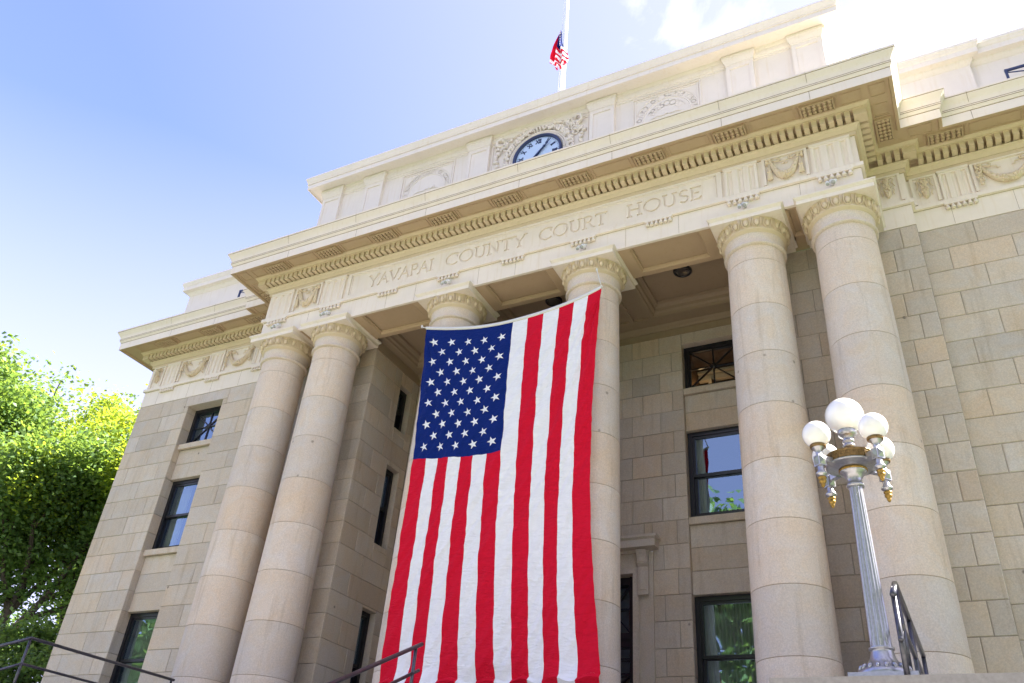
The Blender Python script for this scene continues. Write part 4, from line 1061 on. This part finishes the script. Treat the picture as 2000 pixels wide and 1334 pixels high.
# ---- flagpole on the roof and the small limp flag
mb=MB(); mb.tube([(0.02,1.0,13.74),(0.0,1.0,17.5),(-.02,1.0,21.5)],[.062,.050,.038],n=16)
pole=finish('flagpole',mb,'white',None,(0,1,13.74)); tag(pole,'slender white flagpole rising from the roof behind the clock','flagpole')
mb=MB(); mb.tube([(-.075,.97,14.2),(-.08,.97,17.7),(-.055,.97,21.5)],.006,n=5); finish('halyard',mb,'rope',pole,(0,1,13.74))
mb=MB(); mb.ball((0,1,21.55),.08); finish('finial',mb,'brass',pole,(0,1,13.74))
def small_flag():
    e=empty('flag',(-.08,.95,17.6),'small limp stars and stripes flag drooping from the white rooftop pole','flag')
    # outline (z, left x, right x) of the bunched cloth
    T=[(17.55,-.105,-.085),(17.35,-.16,-.07),(17.1,-.22,-.045),(16.9,-.27,0.0),(16.7,-.31,.09),(16.55,-.30,.13),(16.42,-.33,.15),(16.3,-.20,.12),(16.14,-.14,.02)]
    NU,NV=40,60; vs=[];
    def P(i,j):
        t=j/NV*(len(T)-1); k=min(int(t),len(T)-2); f=t-k; a,b=T[k],T[k+1]
        z=a[0]+(b[0]-a[0])*f; x0=a[1]+(b[1]-a[1])*f; x1=a[2]+(b[2]-a[2])*f; u=i/NU
        fold=math.sin(u*PI*5+j*.06)
        return (x0+(x1-x0)*u+.01*math.sin(j*.3+u*6),.93-.05*fold*min(1,j/20),z+.02*math.sin(u*9)*j/NV)
    vs=[P(i,j) for j in range(NV+1) for i in range(NU+1)]
    mb=MB(); mb.v=vs
    for j in range(NV):
        for i in range(NU):
            u=i/NU; v=j/NV
            s=v*9+ (1-u)*3.2       # slanting stripes
            if v<.42 and u>.25+.5*(v<.1)*0 and (v-.0)<.42-(1-u)*.12: mi=2
            elif u<.25 and v<.62: mi=0
            else: mi=0 if int(s*1.25)%2==0 else 1
            mb.f.append([j*(NU+1)+i,j*(NU+1)+i+1,(j+1)*(NU+1)+i+1,(j+1)*(NU+1)+i]); mb.t.append((1,1,1)); mb.mi.append(mi); mb.sm.append(True)
    finish('cloth',mb,['red','wht','blue'],e,(-.08,.95,17.6))
    st=MB()
    for k in range(9):
        z=17.42-.062*k; x=-.085+.002*k; st.ball((x,.875,z),(.010,.006,.012),n=6,m=4)
    finish('stars',st,'wht',e,(-.08,.95,17.6))
small_flag()

# ---- small black steel frames standing on the wing cornices
def rframe(x0,x1,label):
    mb=MB(); y=.27; z0,z1=10.89,11.27
    for x in (x0,x1): mb.beam((x,y,z0),(x,y,z1),.035,.035)
    mb.beam((x0-.02,y,z1-.02),(x1+.02,y,z1-.02),.034,.034); mb.beam((x0,y+.003,z1-.06),(x1,y+.003,z0+.04),.014,.014)
    o=finish('steel_frame',mb,'clockink',None,(x0,y,z0)); tag(o,label,'metal frame','black steel frames on the wing cornices')
rframe(-7.72,-6.75,'small black steel frame standing on the left wing cornice'); rframe(8.07,9.05,'black braced steel frame on the right wing cornice at the photo edge')

# ---- site: ground, steps, cheek walls
def struct(name,mb,mat,kind='structure'): o=finish(name,mb,mat); o['kind']=kind; return o
g=MB(); g.quad((-260,-260,GR-.02),(260,-260,GR-.02),(260,260,GR-.02),(-260,260,GR-.02)); struct('ground',g,'grass')
g=MB(); g.quad((-16,-26,GR-.012),(18,-26,GR-.012),(18,-6.2,GR-.012),(-16,-6.2,GR-.012)); struct('plaza_pavement',g,'concrete')
st=MB(); nst=17
for i in range(nst):
    z=FL-(i+1)*(FL-GR)/nst; y=-1.85-i*.33
    st.box(-4.45,4.45,y-.33,y+.005,GR-.01,z+ (FL-GR)/nst -.0 if i<0 else z)
struct('steps',st,'step')
pf=MB(); pf.box(-5.98,5.98,-1.85,YB+.3,GR,FL-.0); struct('portico_floor',pf,'step')
for s in (-1,1):
    mb=MB(); a,b=sorted((s*4.50,s*6.9))
    mb.box(a,b,-3.68,-1.86,GR,1.44); mb.box(a-.03,b+.03,-3.72,-1.862,1.44,1.545)
    mb.box(a+.05,b-.05,-6.9,-3.675,GR,-.1); mb.box(a,b,-6.95,-3.675,-.099,-.0)
    o=finish('cheek_wall',mb,'step',None,(s*5.7,-2.8,GR)); tag(o,'granite cheek wall of the steps carrying the '+('lamp post' if s>0 else 'corner handrail, left of the steps'),'stone wall')

# ---- handrails
def rail(name,label,x,segs,posts,mat,r=.019,lo=.33,loc=None):
    e=empty('handrail',(x,segs[0][0],segs[0][1]),label,'handrail','steel tube handrails')
    lc=(x,segs[0][0],segs[0][1])
    mb=MB(); mb.tube([(x,y,z) for y,z in segs],r,n=14); finish('top_rail',mb,mat,e,lc)
    mb=MB(); mb.tube([(x,y,z-lo) for y,z in segs],r*.82,n=12); finish('lower_rail',mb,mat,e,lc)
    for (y,z,b) in posts:
        mb=MB(); mb.tube([(x,y,z-.01),(x,y,b)],r*.86,n=12); finish('post',mb,mat,e,lc)
rail('h','dark tube handrail at the lower left, corner post and rail running back towards the columns',-5.38,[(-3.66,2.13),(-3.13,2.40),(-.55,2.40)],[(-3.13,2.40,1.54),(-.60,2.40,FL),(-3.62,2.14,1.54)],'iron',r=.021)
rail('h','steel centre handrail climbing the steps in front of the flag bottom',0.02,[(-6.9,-.10),(-1.78,2.44)],[(-1.90,2.39,FL),(-3.4,1.64,.75),(-5.2,.75,-.2),(-6.8,-.05,GR)],'iron',r=.024,lo=.30)
rail('h','dark tube handrail behind the lamp post on the right cheek wall',5.42,[(-3.66,2.13),(-3.25,2.335),(-.75,2.36)],[(-3.22,2.33,1.54),(-.8,2.36,FL),(-2.2,2.345,1.54),(-3.62,2.14,1.54)],'iron',r=.024)

# ---- lamp post
LX,LY=5.24,-3.35
lp=empty('lamp_post',(LX,LY,FL-.02),'silver fluted lamp post with five white globes and gold acorn finials','lamp post')
lz=(LX,LY,FL-.02)
mb=MB(); zb=1.60
mb.box(LX-.24,LX+.24,LY-.24,LY+.24,zb-.02,zb+.055); mb.box(LX-.225,LX+.225,LY-.225,LY+.225,zb-.09,zb-.02)
for i in range(26):
    for s in (-1,1): mb.box(LX-.22+i*.0172,LX-.22+i*.0172+.009,LY+s*.232-.006,LY+s*.232+.006,zb-.06,zb-.02)
finish('plinth',mb,'silver',lp,lz)
mb=MB(); mb.lathe([(.20,zb+.055),(.205,zb+.075),(.19,zb+.10),(.165,zb+.115),(.150,zb+.135),(.120,zb+.155),(.095,zb+.19),(.083,zb+.235),(.080,zb+.25),(.092,zb+.255),(.094,zb+.27),(.080,zb+.275)],cx=LX,cy=LY,n=48)
for i in range(18):
    a=2*PI*i/18; ca,sa=math.cos(a),math.sin(a); mb.tube([(LX+.150*ca,LY+.150*sa,zb+.140),(LX+.172*ca,LY+.172*sa,zb+.122),(LX+.188*ca,LY+.188*sa,zb+.100)],[.010,.018,.006],n=6)
finish('base',mb,'silver',lp,lz)
mb=MB(); n=112; z0,z1=zb+.275,3.17; nf=16; rows=14; vs=[]
for j in range(rows+1):
    t=j/rows; z=z0+(z1-z0)*t; r=.079-.026*t
    fl=1.0 if .04<t<.97 else 0
    for i in range(n):
        a=2*PI*i/n; ph=(i%(n//nf))/(n//nf)*2*PI; d=.0085*(.5-.5*math.cos(ph))**.8*fl*(r/.075); vs.append((LX+(r-d)*math.cos(a),LY+(r-d)*math.sin(a),z))
mb.add(vs,[(j*n+i,j*n+(i+1)%n,(j+1)*n+(i+1)%n,(j+1)*n+i) for j in range(rows) for i in range(n)],sm=True)
sh=finish('shaft',mb,'silver',lp,lz)
mb=MB(); mb.lathe([(.052,3.16),(.070,3.165),(.073,3.18),(.066,3.195),(.058,3.20),(.062,3.235),(.085,3.275),(.110,3.29),(.112,3.30)],cx=LX,cy=LY,n=40); finish('capital',mb,'silver',lp,lz)
mb=MB(); mb.lathe([(.108,3.300),(.116,3.302),(.118,3.318),(.10,3.325)],cx=LX,cy=LY,n=40); finish('collar',mb,'brass',lp,lz)
mb=MB(); mb.lathe([(.09,3.325),(.13,3.327),(.14,3.338),(.19,3.342),(.215,3.345),(.217,3.352),(.217,3.358)],cx=LX,cy=LY,n=56); finish('disc',mb,'silver',lp,lz)
mb=MB(); mb.lathe([(.205,3.356),(.208,3.358),(.208,3.425),(.214,3.43),(.214,3.44),(.10,3.445),(.06,3.45)],cx=LX,cy=LY,n=56)
ky=26
for i in range(ky):      # key pattern
    a0=2*PI*i/ky
    def pt(u,z): a=a0+u*2*PI/ky; return (LX+.2115*math.cos(a),LY+.2115*math.sin(a),3.362+z*.058)
    pl=[(0,.1),(.85,.1),(.85,.9),(.2,.9),(.2,.4),(.55,.4),(.55,.62)]
    for p,q in zip(pl[:-1],pl[1:]): mb.beam(pt(*p),pt(*q),.005,.005)
finish('key_band',mb,'bronze',lp,lz)
mb=MB(); mb.lathe([(.062,3.445),(.055,3.47),(.045,3.53)],cx=LX,cy=LY,n=28); finish('cone',mb,'bronze',lp,lz)
mb=MB(); mb.lathe([(.045,3.53),(.052,3.535),(.052,3.55),(.038,3.56),(.037,3.575),(.05,3.58),(.05,3.595),(.038,3.605),(.04,3.62),(.062,3.635),(.078,3.65),(.082,3.672),(.08,3.69),(.06,3.692)],cx=LX,cy=LY,n=32); finish('neck',mb,'silver',lp,lz)
mb=MB(); mb.ball((LX,LY,3.835),.164,n=40,m=28); finish('globe',mb,'globe',lp,lz)
RA=.325
for k in range(4):
    a=PI/4+k*PI/2; ax,ay=LX+RA*math.cos(a),LY+RA*math.sin(a); d=Vector((math.cos(a),math.sin(a),0))
    mb=MB(); zb2=3.22
    mb.beam((LX+.19*d.x,LY+.19*d.y,3.36),(ax,ay,3.36),.05,.05)
    mb.lathe([(.012,3.19),(.024,3.195),(.026,3.20),(.046,3.212),(.05,3.222),(.04,3.235),(.030,3.245),(.028,3.29)],cx=ax,cy=ay,n=20)
    v0=len(mb.v); q=Vector((-d.y,d.x,0))
    def corner(u,v,z): p=Vector((ax,ay,0))+d*u+q*v; return (p.x,p.y,z)
    hw=.036
    mb.add([corner(u*hw,v*hw,z) for z in (3.29,3.385) for u,v in ((-1,-1),(1,-1),(1,1),(-1,1))],[(3,2,1,0),(4,5,6,7),(0,1,5,4),(1,2,6,5),(2,3,7,6),(3,0,4,7)])
    for (u,v) in ((1,0),(-1,0),(0,1),(0,-1)):   # pyramid studs on the four faces
        cpt=Vector((ax,ay,3.3375))+d*u*(hw+.022)+q*v*(hw+.022); w=d*v+q*u
        b0=Vector((ax,ay,3.3375))+d*u*(hw+.001)+q*v*(hw+.001)
        base=[b0+w*.028*i_+Vector((0,0,.038*j_)) for i_,j_ in ((-1,-1),(1,-1),(1,1),(-1,1))]
        mb.add([tuple(x) for x in base]+[tuple(cpt)],[(0,1,4),(1,2,4),(2,3,4),(3,0,4)])
    mb.lathe([(.034,3.385),(.026,3.40),(.028,3.425),(.05,3.45),(.058,3.46)],cx=ax,cy=ay,n=22)
    arm=finish('arm',mb,'silver',lp,lz)
    mb=MB(); mb.lathe([(.055,3.455),(.066,3.462),(.068,3.48),(.06,3.49)],cx=ax,cy=ay,n=26); finish('gallery',mb,'bronze',arm,lz)
    mb=MB(); mb.lathe([(.0,3.095),(.012,3.105),(.020,3.125),(.017,3.133),(.028,3.143),(.032,3.16),(.024,3.168),(.034,3.178),(.036,3.19),(.012,3.2)],cx=ax,cy=ay,n=12); finish('finial',mb,'brass',arm,lz)
    mb=MB(); mb.ball((ax,ay,3.583),.119,n=34,m=22); finish('globe',mb,'globe',lp,lz)

lp.scale.z=1.018; lp.location=Vector((LX+.015,LY,1.626))*S
# ---- trees
def tree(name,label,loc,h,crown_r,mat,seed,nleaf,leaf=.16,base=.30,group=None,lean=(0,0),spread=1.0):
    """trunk with forking limbs; leaves in uneven clumps at the ends of the twigs (units)"""
    rg=np.random.default_rng(seed); rr_=random.Random(seed); X,Y,Z=loc
    e=empty(name,loc,label,'tree',group)
    mb=MB(); tips=[]
    def limb(p,d,ln,r,dep):
        pts=[p]; n=4; q=Vector(p); dd=Vector(d)
        for i in range(n):
            dd=(dd+Vector((rr_.uniform(-.17,.17),rr_.uniform(-.17,.17),rr_.uniform(-.05,.12)))).normalized(); q=q+dd*ln/n; pts.append(q.copy())
            if dep>=2: tips.append((q.copy(),ln))
        mb.tube(pts,[r*(1-.42*i/n) for i in range(n+1)],n=8 if dep<2 else 5)
        if dep<4:
            k=3 if dep<3 else 2
            for i in range(k):
                a=rr_.uniform(0,2*PI)+2*PI*i/k; sp=(rr_.uniform(.45,.85) if dep else rr_.uniform(.35,.6))*spread
                u=dd.orthogonal().normalized(); w=dd.cross(u); nd=(dd*math.cos(sp)+(u*math.cos(a)+w*math.sin(a))*math.sin(sp)); nd.z=max(nd.z,-.15)
                limb(pts[-1] if i else pts[-2],nd.normalized(),ln*rr_.uniform(.62,.80),r*.55,dep+1)
        else: tips.append((q.copy(),ln))
    sc_=h/3.05
    limb(Vector(loc),Vector((lean[0],lean[1],1)).normalized(),h*base,h*.020,0)
    finish('trunk',mb,'bark',e,loc)
    T=np.array([[t[0].x,t[0].y,t[0].z] for t in tips])
    nc=len(T); w=rg.uniform(.3,1.3,nc); w/=w.sum()
    ci=rg.choice(nc,nleaf,p=w)
    cr=rg.uniform(.55,1.25,nc)*crown_r
    dirs=rg.normal(size=(nleaf,3)); dirs/=np.linalg.norm(dirs,axis=1)[:,None]
    rad=rg.uniform(0,1,nleaf)**.45
    P=T[ci]+dirs*(cr[ci]*rad)[:,None]*np.array([1,1,.62])
    ok=P[:,2]>Z+h*base*.55; P=P[ok]; n=len(P); ci=ci[ok]
    # leaf: two triangles folded along the midrib
    up=rg.normal(size=(n,3))*.55+np.array([0,0,.9]); up/=np.linalg.norm(up,axis=1)[:,None]
    a=rg.normal(size=(n,3)); a-=up*(a*up).sum(1)[:,None]; a/=np.linalg.norm(a,axis=1)[:,None]; b=np.cross(up,a)
    s=(leaf*rg.uniform(.6,1.25,n))[:,None]
    V=np.stack([P-a*s*.55,P+b*s*.36+up*s*.08,P+a*s*.55-up*s*.12,P-b*s*.36+up*s*.08],1).reshape(-1,3)
    me=bpy.data.meshes.new('crown'); lo=np.array(loc)
    me.vertices.add(4*n); me.vertices.foreach_set('co',((V-lo)*S).astype(np.float32).ravel())
    me.loops.add(4*n); me.loops.foreach_set('vertex_index',np.arange(4*n,dtype=np.int32)); me.polygons.add(n); me.polygons.foreach_set('loop_start',np.arange(0,4*n,4,dtype=np.int32))
    me.update(calc_edges=True); me.materials.append(M[mat])
    tn=np.clip(rg.normal(.45,.28,n)+ (rg.uniform(-.25,.25,nc))[ci],0,1); col=np.stack([tn,tn,tn,np.ones(n)],1).astype(np.float32)
    at_=me.attributes.new('tint','FLOAT_COLOR','FACE'); at_.data.foreach_set('color',col.ravel())
    o=bpy.data.objects.new('crown',me); C.objects.link(o); o.parent=e
    return e
TR='trees beyond the left end of the courthouse'
tree('broadleaf_tree','big green tree with a forked trunk at the lower left',(-18.0,3.4,GR),15.6,1.05,'leaf',3,58000,group=TR,leaf=.145,spread=.80)
tree('broadleaf_tree','tall yellow green tree with bare dark limbs showing beside the left wall',(-18.6,6.6,GR),17.8,1.05,'leafy',8,56000,group=TR,leaf=.13,spread=.9)
tree('broadleaf_tree','sunlit green tree rising at the left edge behind the forked one',(-26,5.5,GR),20.5,1.5,'leaf',12,50000,group=TR,leaf=.17)
tree('broadleaf_tree','small green tree close to the left wall under the yellow green crown',(-14.6,4.2,GR),7.6,.75,'leaf',21,24000,group=TR,leaf=.11)
tree('broadleaf_tree','wide green tree low in the gap beyond the forked trunk',(-27.5,10.5,GR),12.0,1.6,'leaf',27,52000,group=TR,leaf=.17,base=.2)
tree('broadleaf_tree','yellow green tree farthest back between the trunks',(-25.5,15.5,GR),17.0,1.6,'leafy',29,50000,group=TR,leaf=.18,base=.2)

# trees across the plaza that the window glass mirrors
SQ='trees across the plaza'
for x_,y_,h_,m_,sd_,lb in ((-24,-19,17,'leaf',34,'tall green plaza tree standing far left of the steps'),(-12,-18,18,'leaf',31,'green plaza tree facing the left columns'),(-2.5,-18,17,'leaf',35,'slender green plaza tree facing the big flag'),
    (9.5,-21,18,'leaf',32,'green plaza tree directly behind the viewer'),(17,-20,18,'leaf',36,'broad green plaza tree facing the right columns'),(27,-16,17,'leaf',33,'green plaza tree standing far right of the steps')):
    tree('plaza_tree',lb,(x_,y_,GR),h_,2.2,m_,sd_,11000,leaf=.45,group=SQ)

# ------------------------------------------------------------ sky, sun, camera
SUN_EL=R(46); SUN_AZ=R(66)            # azimuth from +y towards +x
w=bpy.data.worlds.new('World'); sc.world=w; w.use_nodes=True; nt=w.node_tree; bg=nt.nodes['Background']
sky=nt.nodes.new('ShaderNodeTexSky'); sky.sky_type='NISHITA'; sky.sun_disc=False; sky.sun_elevation=SUN_EL; sky.sun_rotation=SUN_AZ
sky.altitude=1600; sky.air_density=1.0; sky.dust_density=1.3; sky.ozone_density=4.5
tc=N(nt,'ShaderNodeTexCoord')
mp=N(nt,'ShaderNodeMapping'); mp.inputs['Scale'].default_value=(1,1,1.9); mp.inputs['Location'].default_value=(.25,.1,.3); L(nt,tc.outputs['Generated'],mp.inputs[0])
n1=N(nt,'ShaderNodeTexNoise',Scale=5.0,Detail=10.,Roughness=.62,Distortion=.35); L(nt,mp.outputs[0],n1.inputs[0])
# clouds gather towards the sun side of the sky
dt=N(nt,'ShaderNodeVectorMath',operation='DOT_PRODUCT'); L(nt,tc.outputs['Generated'],dt.inputs[0]); dt.inputs[1].default_value=(.10,.64,.762)
ad=N(nt,'ShaderNodeMath',operation='MULTIPLY_ADD'); L(nt,dt.outputs['Value'],ad.inputs[0]); ad.inputs[1].default_value=2.6; ad.inputs[2].default_value=-2.54
sm=N(nt,'ShaderNodeMath',operation='ADD'); L(nt,n1.outputs[0],sm.inputs[0]); L(nt,ad.outputs[0],sm.inputs[1])
cf=ramp(nt,sm.outputs[0],.50,.74)
tintn=mixc(nt,1.,sky.outputs[0],(.88,.69,.93),'MULTIPLY')
# thin aerosol haze: whiter towards the horizon and towards the sun
sx_=N(nt,'ShaderNodeSeparateXYZ'); L(nt,tc.outputs['Generated'],sx_.inputs[0])
h1=N(nt,'ShaderNodeMath',operation='MULTIPLY_ADD'); L(nt,sx_.outputs['X'],h1.inputs[0]); h1.inputs[1].default_value=1.0; h1.inputs[2].default_value=.66
h2=N(nt,'ShaderNodeMath',operation='MULTIPLY_ADD'); L(nt,sx_.outputs['Z'],h2.inputs[0]); h2.inputs[1].default_value=-3.0; h2.inputs[2].default_value=1.98
h2m=N(nt,'ShaderNodeMath',operation='MAXIMUM'); L(nt,h2.outputs[0],h2m.inputs[0]); h2m.inputs[1].default_value=0
h3=N(nt,'ShaderNodeMath',operation='ADD'); L(nt,h1.outputs[0],h3.inputs[0]); L(nt,h2m.outputs[0],h3.inputs[1])
h4=N(nt,'ShaderNodeClamp'); L(nt,h3.outputs[0],h4.inputs[0]); h4.inputs['Max'].default_value=.80
hz=mixc(nt,h4.outputs[0],tintn,(1.55,1.50,1.84))
cn=N(nt,'ShaderNodeTexNoise',Scale=9.,Detail=6.); L(nt,mp.outputs[0],cn.inputs[0])
cloudc=mixc(nt,cf,hz,mixc(nt,ramp(nt,cn.outputs[0],.35,.62),(1.75,1.78,2.0),(2.3,2.28,2.34)))
L(nt,cloudc,bg.inputs['Color']); bg.inputs['Strength'].default_value=.12
sl=bpy.data.lights.new('sun','SUN'); sl.energy=4.6; sl.angle=R(.53); sl.color=(1,.95,.87); so=bpy.data.objects.new('sun',sl); C.objects.link(so)
sd=Vector((math.sin(SUN_AZ)*math.cos(SUN_EL),math.cos(SUN_AZ)*math.cos(SUN_EL),math.sin(SUN_EL)))
so.rotation_euler=sd.to_track_quat('Z','Y').to_euler(); so.location=sd*60

cam=bpy.data.cameras.new('camera'); co=bpy.data.objects.new('camera',cam); C.objects.link(co); sc.camera=co
f,yaw,pitch,roll,cx,cy,cz=1628.7954,0.5202,0.5767,0.0904,5.8483,-10.4522,0.0944
sy,cy_=math.sin(yaw),math.cos(yaw); fw=Vector((-sy*math.cos(pitch),cy_*math.cos(pitch),math.sin(pitch))); r=Vector((cy_,sy,0)); u=r.cross(fw)
r2=r*math.cos(roll)+u*math.sin(roll); u2=-r*math.sin(roll)+u*math.cos(roll)
m=Matrix(((r2.x,u2.x,-fw.x,0),(r2.y,u2.y,-fw.y,0),(r2.z,u2.z,-fw.z,0),(0,0,0,1)))
co.matrix_world=Matrix.Translation(Vector((cx,cy,cz))*S)@m
cam.sensor_width=36; cam.lens=f/2000*36; cam.clip_end=2000; cam.clip_start=.05
sc.view_settings.view_transform='Standard'; sc.view_settings.look='None'; sc.view_settings.exposure=2.66; sc.view_settings.gamma=1
sc.render.resolution_x=1024; sc.render.resolution_y=683
